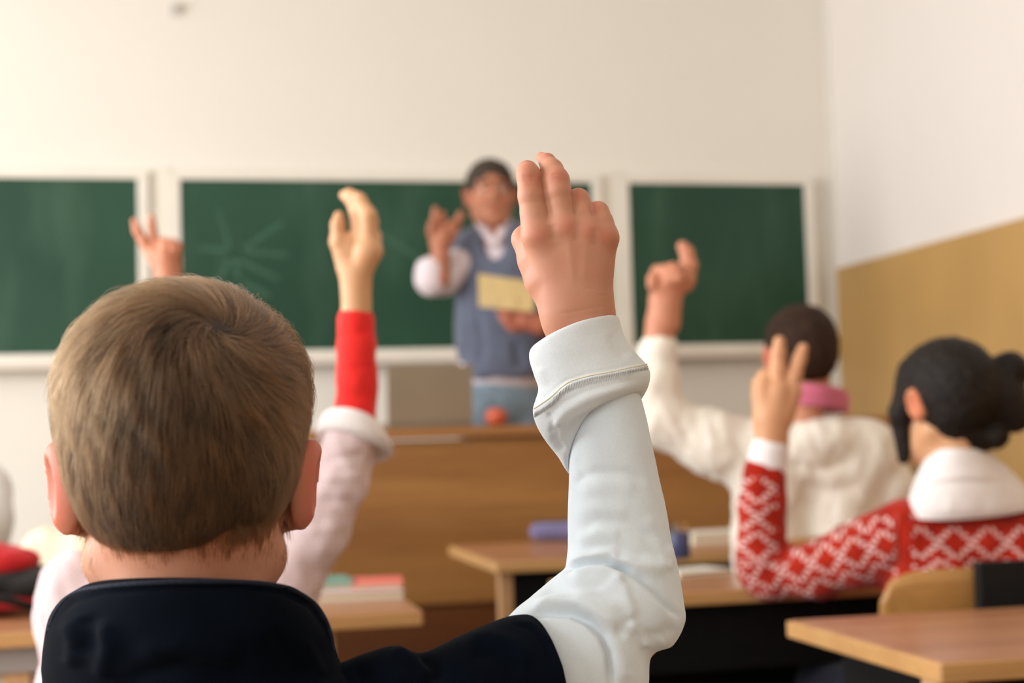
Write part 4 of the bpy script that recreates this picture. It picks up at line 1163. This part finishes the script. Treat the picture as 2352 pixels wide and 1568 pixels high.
jk = garment('cream_jacket', B, M['cream'], t, 0.007, 30, 6, [([(1800, 1060), (1880, 1080), (1960, 1060)], 12, -8, 0), ([(1820, 1110), (1900, 1130), (1990, 1110)], 14, -5, 0), ([(1830, 970), (1900, 950), (1960, 980)], 14, 6, 0), ([(1560, 960), (1580, 1010)], 10, -5, 0), ([(1620, 960), (1640, 1040)], 12, 5, 0)])
rings = [((1796, 935), (1952, 945), (1878, 930), Z, 0.086), ((1794, 908), (1952, 918), (1878, 897), Z, 0.090), ((1802, 891), (1946, 901), (1878, 882), Z, 0.086), ((1812, 905), (1934, 912), (1878, 900), Z, 0.074)]
V, F = loft(rings, 80, 8); mesh_np('pink_collar', V, F, M['pinkcol'], jk)
lower(t, hd, 0.0, M['jeans']); chair(hd[0], hd[1]-0.02, 0.0, 'plywood chair under the pupil in the cream jacket')

# ================================================================== girl in the red patterned sweater
Z = 2.80
hd = at(2168, 925, Z)
t = thing('person', (hd[0], hd[1], 0), 'girl with dark hair in a bun, red sweater with white knit pattern, two fingers up', 'person')
ZA = 2.95
hnd = [
    [(1772, 1030, 0, 38), (1772, 960, 0, 40), (1785, 900, 0, 34)],
    [(1765, 960, 0, 36), (1752, 890, 0, 24)], [(1790, 960, 0, 34), (1818, 900, 0, 24)],
    [(1788, 905, 0, 22), (1787, 845, 0, 18), (1788, 810, 0, 16), (1790, 784, 0, 13)],
    [(1812, 905, 0, 21), (1825, 860, 0, 17), (1836, 825, 0, 15.5), (1844, 800, 0, 12.5)],
    [(1758, 890, 0.0, 21), (1757, 865, 0.012, 17), (1762, 885, 0.03, 15)],
    [(1745, 905, 0.01, 20), (1745, 880, 0.02, 16), (1752, 900, 0.035, 14)],
    [(1795, 960, 0.015, 24), (1800, 920, 0.03, 18), (1785, 900, 0.035, 15)],
    [(1772, 980, 0, 40), (1772, 1050, 0, 36), (1760, 1200, 0, 42)],
]
V, F = hand_from(hnd, ZA, 0.0022)
B = Blob(0.008); chs(B, [(1765, 1150, ZA, 42), (1750, 1310, ZA, 48), (1960, 1300, Z+0.05, 55), (2100, 1280, Z, 60), (2380, 1290, Z, 60)]); B.cone(at(2200, 1150, Z), 0.035, at(2230, 1600, Z), 0.06, 0.04)
chs(B, [(2400, 1300, Z, 58), (2440, 1450, Z, 45), (2440, 1440, Z+0.25, 40)])
Vb, Fb = B.build()
HRg = facing(0.28, -0.15, 0.05)
HRi = HRg.T
def bun(H):
    def lc(x, y, Zq): return HRi @ (at(x, y, Zq)-hd)/0.98
    H.ell(lc(2288, 905, Z-0.03), (0.056, 0.048, 0.062), None, 0.012); H.ball(lc(2318, 850, Z-0.03), 0.036, 0.008); H.ball(lc(2250, 985, Z-0.03), 0.040, 0.012); H.ball(lc(2325, 950, Z-0.04), 0.036, 0.008); H.ball(lc(2285, 1000, Z-0.05), 0.026, 0.006)
    H.cone(lc(2200, 880, Z-0.04), 0.05, lc(2290, 910, Z-0.03), 0.04, 0.03)
    H.cone(lc(2192, 960, Z-0.045), 0.040, lc(2225, 1005, Z-0.035), 0.036, 0.02); H.cone(lc(2160, 900, Z-0.05), 0.034, lc(2185, 990, Z-0.04), 0.030, 0.015)
    H.cone(lc(2100, 860, Z+0.00), 0.030, lc(2072, 950, Z+0.01), 0.024, 0.015); H.cone(lc(2072, 950, Z+0.01), 0.024, lc(2076, 1050, Z+0.01), 0.012, 0.012)
Vh, Fh, fh = head(t, hd, HRg, 0.98, hair=M['hair_bk'], hairt=0.012, h=0.003, extra=bun, nape=-0.045)
skin_mesh(t, [(V, F, 0.15*np.ones(len(V))), (Vb, Fb, np.zeros(len(Vb))), (Vh, Fh, fh)], M['skin_pink'])
B = Blob(0.005)
chs(B, [(1757, 1085, ZA, 48), (1752, 1160, ZA, 54), (1748, 1290, ZA, 58), (1760, 1320, ZA, 55)], 0.012)
chs(B, [(1765, 1315, ZA, 55), (1880, 1310, ZA-0.05, 62), (1990, 1265, Z+0.05, 75), (2080, 1225, Z, 72)], 0.02)
chs(B, [(2085, 1235, Z, 82), (2230, 1262, Z, 84), (2400, 1245, Z, 80)], 0.03)
B.cone(at(2150, 1330, Z), 0.095, at(2190, 1800, Z), 0.10, 0.03); B.cone(at(2330, 1330, Z), 0.095, at(2300, 1800, Z), 0.10, 0.03)
chs(B, [(2400, 1260, Z, 78), (2450, 1450, Z, 60), (2440, 1440, Z+0.25, 50)], 0.03)
ea, eb, ec = at(1757, 1085, ZA), at(1755, 1320, ZA), at(2080, 1230, Z)
def knit_uv(V):
    x, y, z = proj(V)
    arm = (x < 2060)
    fore = (x < 1815) & (y < 1290)
    def cyl(a, b):
        d = (b-a)/np.linalg.norm(b-a); rel = V-a; s_ = rel @ d; e1 = np.cross(d, FWD); e1 /= np.linalg.norm(e1)
        return s_, rel @ e1
    s1, c1 = cyl(ea, eb); s2, c2 = cyl(eb, ec)
    u = (V-hd) @ RGT; v = (V-hd) @ UP
    U = np.where(fore, c1+0.30, np.where(arm, s2+0.5, u)); W = np.where(fore, s1, np.where(arm, c2+0.021, v))
    yk = 1190+0.00045*(x-2230)**2*0+30
    on = np.where(fore, (x < 1785) & (y > 1100), np.where(arm, np.abs(c2+0.0)+0.0*x < 0.055, (y > np.where(x < 2100, 1160, 1210)) & ~((x > 2058) & (x < 2095))))
    return {'pat': np.stack([U, W, on.astype(float)], 1)}
kn = garment('red_patterned_sweater', B, M['knit'], t, 0.005, 30, 8, [([(2075, 1200), (2060, 1290), (2010, 1380)], 14, -9, 0), ([(1790, 1270), (1830, 1290)], 8, -5, 0)], knit_uv)
B = Blob(0.0035); chs(B, [(1768, 1032, ZA, 44), (1762, 1072, ZA, 46)], 0.004)
garment('white_shirt_cuff', B, M['whiteshirt'], t, 0.001, 60, 3)
rings = [((2085, 1180), (2385, 1160), (2220, 1192), Z, 0.084), ((2088, 1140), (2365, 1130), (2220, 1165), Z, 0.092), ((2108, 1085), (2320, 1080), (2215, 1098), Z, 0.086), ((2128, 1048), (2285, 1050), (2210, 1040), Z, 0.078), ((2140, 1040), (2272, 1042), (2206, 1030), Z, 0.073), ((2150, 1060), (2262, 1060), (2206, 1050), Z, 0.065)]
V, F = loft(rings, 100, 10)
V = strokes(V, F, [([(2110, 1125), (2160, 1112), (2220, 1106), (2280, 1108), (2320, 1120)], 5, -3, 0), ([(2110, 1112), (2160, 1098), (2220, 1092), (2290, 1096)], 8, 2.5, 0), ([(2180, 1140), (2185, 1180)], 8, 2, 0), ([(2260, 1140), (2262, 1180)], 8, -2, 0)])
mesh_np('white_shirt_collar', V, F, M['whiteshirt'], t)
lower(t, hd+np.array([0.03, 0, 0]), 0.1, M['trouser'])
chair(at(2190, 1400, Z-0.02)[0], at(2190, 1400, Z-0.02)[1]+0.10, 0.0, 'plywood chair with black bracket behind the girl in the red sweater', 0.97)

# ================================================================== the teacher
Z = 5.42
hd = at(1127, 445, Z)
t = thing('person', (hd[0], hd[1], PLAT), 'man in slate blue V-neck vest and jeans teaching before the chalkboard', 'person')
hnd = [
    [(1012, 640, 0, 24), (1012, 590, 0, 21), (1012, 560, 0, 22), (1018, 540, 0, 22)],
    [(1005, 545, 0, 14), (1000, 515, 0, 9.5), (1000, 495, 0, 8.5), (1000, 480, 0, 7)],
    [(1012, 540, 0, 12), (1014, 510, 0.01, 9), (1016, 492, 0.01, 8)],
    [(1026, 545, 0, 12), (1034, 522, 0, 9), (1040, 510, -0.02, 8)],
    [(1032, 552, 0, 12), (1046, 524, 0, 9.5), (1056, 500, 0, 8.5), (1058, 490, 0, 7)],
    [(1000, 560, 0, 12), (990, 530, -0.02, 9), (992, 512, -0.03, 8)],
]
V, F = hand_from(hnd, Z-0.15, 0.0035, 0.008)
h2 = [
    [(1290, 745, 0.05, 24), (1240, 745, 0, 24), (1205, 735, 0, 24), (1190, 728, 0, 20)],
    [(1195, 720, 0, 13), (1172, 712, -0.02, 10), (1158, 704, -0.02, 9)], [(1192, 732, 0, 13), (1165, 728, -0.02, 10), (1150, 718, -0.02, 9)],
    [(1192, 744, 0, 13), (1168, 742, -0.02, 10), (1156, 732, -0.02, 9)], [(1198, 752, 0, 12), (1178, 754, -0.02, 9), (1168, 746, -0.02, 8)],
    [(1215, 722, 0, 13), (1205, 700, -0.04, 10), (1190, 690, -0.05, 9)],
]
V2, F2 = hand_from(h2, Z-0.24, 0.0035, 0.008)
B = Blob(0.010); chs(B, [(1012, 640, Z-0.15, 24), (1015, 655, Z-0.12, 27), (1070, 580, Z, 34), (1230, 570, Z, 34), (1290, 720, Z-0.05, 28), (1270, 745, Z-0.15, 25)]); B.cone(at(1150, 680, Z), 0.05, at(1160, 850, Z), 0.07, 0.04)
Vb, Fb = B.build(); Vh, Fh, fh = head(t, hd, facing(math.pi-0.12, -0.02, 0.02), 1.12, hair=M['hair_man'], hairt=0.006, h=0.003, adult=True, brow=True, hairline=0.012)
skin_mesh(t, [(V, F, 0.3*np.ones(len(V))), (V2, F2, 0.6*np.ones(len(V2))), (Vb, Fb, np.zeros(len(Vb))), (Vh, Fh, np.maximum(fh, 0.15))], M['skin_man'])
B = Blob(0.008)
B.ell(at(1158, 640, Z), (0.185, 0.115, 0.21), CAMR, 0.05); B.ell(at(1158, 770, Z), (0.175, 0.112, 0.20), CAMR, 0.05); B.cone(at(1130, 700, Z), 0.11, at(1140, 850, Z), 0.105, 0.04); B.cone(at(1190, 700, Z), 0.11, at(1185, 850, Z), 0.105, 0.04)
chs(B, [(1085, 572, Z, 46), (1230, 565, Z, 46)], 0.04)
chs(B, [(1082, 580, Z, 42), (1062, 612, Z-0.02, 38)], 0.02)
B.ell(at(1135, 548, Z-0.11), (0.048, 0.07, 0.075), CAMR, 0.01, True)
B.ell(at(1160, 930, Z), (0.4, 0.4, 0.10), CAMR, 0.01, True)
vest = garment('slate_vest', B, M['vest'], t, 0.008, 16, 3, [([(1090, 700), (1110, 790), (1100, 850)], 10, -10, 0), ([(1060, 720), (1070, 800)], 8, 8, 0), ([(1180, 780), (1200, 850)], 10, -10, 0)])
B = Blob(0.007); B.ell(at(1158, 840, Z), (0.160, 0.098, 0.115), CAMR, 0.03); B.cone(at(1140, 528, Z), 0.066, at(1145, 640, Z), 0.10, 0.04)
B.cone(at(1102, 512, Z-0.03), 0.016, at(1130, 556, Z-0.10), 0.014, 0.008); B.cone(at(1168, 512, Z-0.03), 0.016, at(1142, 556, Z-0.10), 0.014, 0.008)
B.ell(at(1160, 980, Z), (0.4, 0.4, 0.11), CAMR, 0.01, True)
sh_ = garment('striped_shirt', B, M['manshirt'], t, 0.004, 20, 3)
B = Blob(0.006); chs(B, [(1062, 600, Z-0.04, 34), (1020, 640, Z-0.10, 36), (992, 640, Z-0.13, 38), (992, 622, Z-0.14, 36)], 0.02); garment('rolled_sleeve', B, M['manshirt'], t, 0.005, 30, 3, parent=sh_)
B = Blob(0.006); chs(B, [(1236, 580, Z, 38), (1288, 690, Z-0.04, 40), (1285, 735, Z-0.10, 36)], 0.02); garment('rolled_sleeve', B, M['manshirt'], t, 0.005, 30, 4, parent=sh_)
B = Blob(0.010); hipc = at(1158, 925, Z)
B.ell(hipc, (0.155, 0.10, 0.11), None, 0.03)
for q in (-1, 1):
    g = hipc+np.array([q*0.08, 0, -0.02]); f = np.array([hipc[0]+q*0.11, hipc[1], PLAT+0.07]); kn_ = (g+f)/2
    B.cone(g, 0.082, kn_, 0.062, 0.02); B.cone(kn_, 0.062, f, 0.052, 0.02)
    S = Blob(0.007); S.cone(f+[0, 0.03, -0.03], 0.038, f+[0, -0.16, -0.035], 0.034, 0.01); S.cone(f+[0, 0.0, -0.03], 0.04, f+[0, 0, 0.02], 0.045, 0.01); Vs_, Fs_ = S.build(); mesh_np('shoe', Vs_, Fs_, M['sole'], t)
garment('jeans', B, M['jeans'], t, 0.006, 18, 7)
bl = [at(1082, 905, Z), ]
# open book in the teacher's hand
Zb = Z-0.28
P0, P1, P2, P3 = at(1098, 628, Zb), at(1228, 648, Zb-0.02), at(1226, 716, Zb-0.03), at(1100, 704, Zb)
bk = thing('book', (P0+P1+P2+P3)/4, 'open tan book held in the teacher\'s hand', 'book')
nb = np.cross(P1-P0, P3-P0); nb /= np.linalg.norm(nb)
if nb @ FWD < 0: nb = -nb
def slab(name, q, th, mat, par, off=0.0):
    q = [p_+nb*off for p_ in q]
    Vv = np.array(q+[p_+nb*th for p_ in q]); Ff = [(0, 1, 2, 3), (7, 6, 5, 4), (0, 4, 5, 1), (1, 5, 6, 2), (2, 6, 7, 3), (3, 7, 4, 0)]
    return mesh_np(name, Vv, Ff, mat, par, None, False)
slab('cover', [P0, P1, P2, P3], 0.003, plain('tan_book_cover', srgb(196, 168, 112), 0.6, 0.08, 30), bk)
mid_u, mid_d = (P0+P1)/2, (P3+P2)/2
slab('page_block', [P0*0.97+mid_u*0.03, mid_u, mid_d, P3*0.97+mid_d*0.03], 0.010, plain('book_pages', srgb(222, 210, 180), 0.8, 0.03), bk, 0.003)
slab('page_block', [mid_u, P1*0.97+mid_u*0.03, P2*0.97+mid_d*0.03, mid_d], 0.014, bpy.data.materials['book_pages'], bk, 0.003)

# ================================================================== things on the desks
# violet pencil case
c = on_z(1268, 1244, DESK); cz = DESK
pc = thing('pencil_case', (c[0], c[1], cz), 'rounded violet pencil case on the desk left of the pale blue sleeve', 'pencil case')
B = Blob(0.004); zc = cz+0.030
B.cone((c[0]-0.035, c[1]+0.02, zc), 0.026, (c[0]+0.08, c[1]-0.02, zc), 0.027, 0.01); V, F = B.build()
V[:, 2] = np.maximum(V[:, 2], cz+0.001)
mesh_np('pouch', V, F, cloth('violet_fabric', srgb(118, 112, 150), 0.12, 500, 0.2), pc)
tube_path('zip', [(c[0]-0.045, c[1]+0.022, zc+0.0265), (c[0]+0.02, c[1], zc+0.0275), (c[0]+0.085, c[1]-0.022, zc+0.0275)], 0.003, M['steel'], pc, 6)
# dark blue pot right of the sleeve
c = on_z(1558, 1282, DESK)
pt = thing('pencil_pot', (c[0], c[1], DESK), 'dark blue pot at the right side of the pale blue sleeve', 'pot')
th = np.linspace(0, 2*math.pi, 25)[:-1]
prof = [(0.0, 0.0), (0.026, 0.0), (0.030, 0.004), (0.031, 0.062), (0.029, 0.064), (0.027, 0.060), (0.026, 0.008), (0.0, 0.006)]
V = np.array([[c[0]+r*math.cos(a), c[1]+r*math.sin(a), DESK+z] for r, z in prof for a in th]); n = 24
F = np.array([(i*n+j, i*n+(j+1) % n, (i+1)*n+(j+1) % n, (i+1)*n+j) for i in range(len(prof)-1) for j in range(n)])
mesh_np('cup', V, F, plain('navy_plastic', srgb(70, 74, 110), 0.4, 0.05), pt)
for k in range(3):
    a = k*2.1; tube_path('pencil', [(c[0]+0.01*math.cos(a), c[1]+0.01*math.sin(a), DESK+0.01), (c[0]+0.022*math.cos(a), c[1]+0.022*math.sin(a), DESK+0.085)], 0.0035, [M['wood_edge'], M['navy'], M['greymetal']][k], pt, 6)
def stack(name, lab, cat, px_, py_, wd, dp, th, mat, ang=0.0, z=DESK, group=None, pages=True, dx=0, dy=0):
    c = on_z(px_, py_, DESK); R = rotz(ang); o = (c[0]+dx, c[1]+dy, z)
    t_ = thing(name, o, lab, cat, group)
    box('cover', (-wd/2, -dp/2, th*0.82), (wd/2, dp/2, th), mat, t_, 0.0008, R, o)
    box('back_cover', (-wd/2, -dp/2, 0), (wd/2, dp/2, th*0.18), mat, t_, 0.0008, R, o)
    if pages: box('page_block', (-wd/2+0.004, -dp/2+0.003, th*0.18), (wd/2-0.004, dp/2-0.003, th*0.82), bpy.data.materials['book_pages'], t_, 0.0, R, o)
    return t_
mw = plain('white_paper_cover', srgb(232, 226, 216), 0.6, 0.03)
stack('exercise_book', 'flat white exercise book on the far desk beside the cream jacket', 'book', 1640, 1243, 0.20, 0.16, 0.028, mw, 0.1)
stack('notebook', 'white notebook nearest the edge of the middle desk, right of the sleeve', 'book', 1590, 1318, 0.14, 0.10, 0.010, mw, 0.3)
mt = plain('teal_cover', srgb(106, 152, 138), 0.5, 0.08); mr = plain('red_cover', srgb(226, 110, 96), 0.5, 0.08); mg = plain('grey_pink_cover', srgb(198, 176, 168), 0.6, 0.06)
stack('textbook', 'thick pale grey-pink textbook at the bottom of the book stack', 'book', 775, 1374, 0.24, 0.18, 0.018, mg, 0.0, DESK, 'books stacked on the left desk')
stack('textbook', 'red book lying on top at the right of the stack', 'book', 868, 1362, 0.10, 0.17, 0.008, mr, -0.12, DESK+0.0185, 'books stacked on the left desk', True, 0.0)
stack('textbook', 'teal book lying on the left of the stack', 'book', 730, 1362, 0.14, 0.20, 0.008, mt, 0.04, DESK+0.0185, 'books stacked on the left desk')
# paper on the boy's desk
c = on_z(800, 1497, 0.655) if on_z(800, 1497, 0.655)[1] < 1.7 else np.array([0.05, 1.5, 0.655])
pp = box('paper_sheet', (-0.105, -0.148, 0), (0.105, 0.148, 0.002), mw, None, 0.0, rotz(0.15), (0.16, 1.52, 0.656)); pp['label'] = 'white sheet of paper on the desk in front of the boy in navy'; pp['category'] = 'paper'
# red and black school bag at the left edge
c = on_z(20, 1415, DESK); bz0 = DESK
bg = thing('school_bag', (c[0], c[1], bz0), 'soft red and black school bag at the left edge on the desk', 'bag')
def bagpart(name, ops, mat, par=bg):
    B = Blob(0.005)
    for (x, y, z), r, k in ops: B.ell((x, y, z), r, None, k)
    V, F = B.build(); N = normals(V, F); V = V+N*(0.005*wob(V, 45, 2))[:, None]; V[:, 2] = np.maximum(V[:, 2], bz0+0.001)
    return mesh_np(name, V, F, mat, par)
mred = cloth('red_nylon', srgb(214, 48, 54), 0.12, 500, 0.1); mblk = cloth('black_nylon', srgb(34, 32, 30), 0.2, 500, 0.1)
bagpart('base', [((c[0]-0.07, c[1]+0.05, bz0+0.03), (0.17, 0.10, 0.028), 0.01)], mred)
bagpart('body', [((c[0]-0.06, c[1]+0.05, bz0+0.055), (0.155, 0.098, 0.032), 0.01), ((c[0]+0.035, c[1]+0.05, bz0+0.052), (0.06, 0.09, 0.030), 0.02)], mblk)
bagpart('top_pocket', [((c[0]-0.07, c[1]+0.05, bz0+0.098), (0.12, 0.080, 0.038), 0.01)], mred)
tube_path('strap', [(c[0]-0.08, c[1]-0.05, bz0+0.01), (c[0]-0.06, c[1]-0.07, bz0+0.05), (c[0]+0.0, c[1]-0.045, bz0+0.035), (c[0]+0.06, c[1]-0.03, bz0+0.012)], 0.008, mblk, bg, 8)
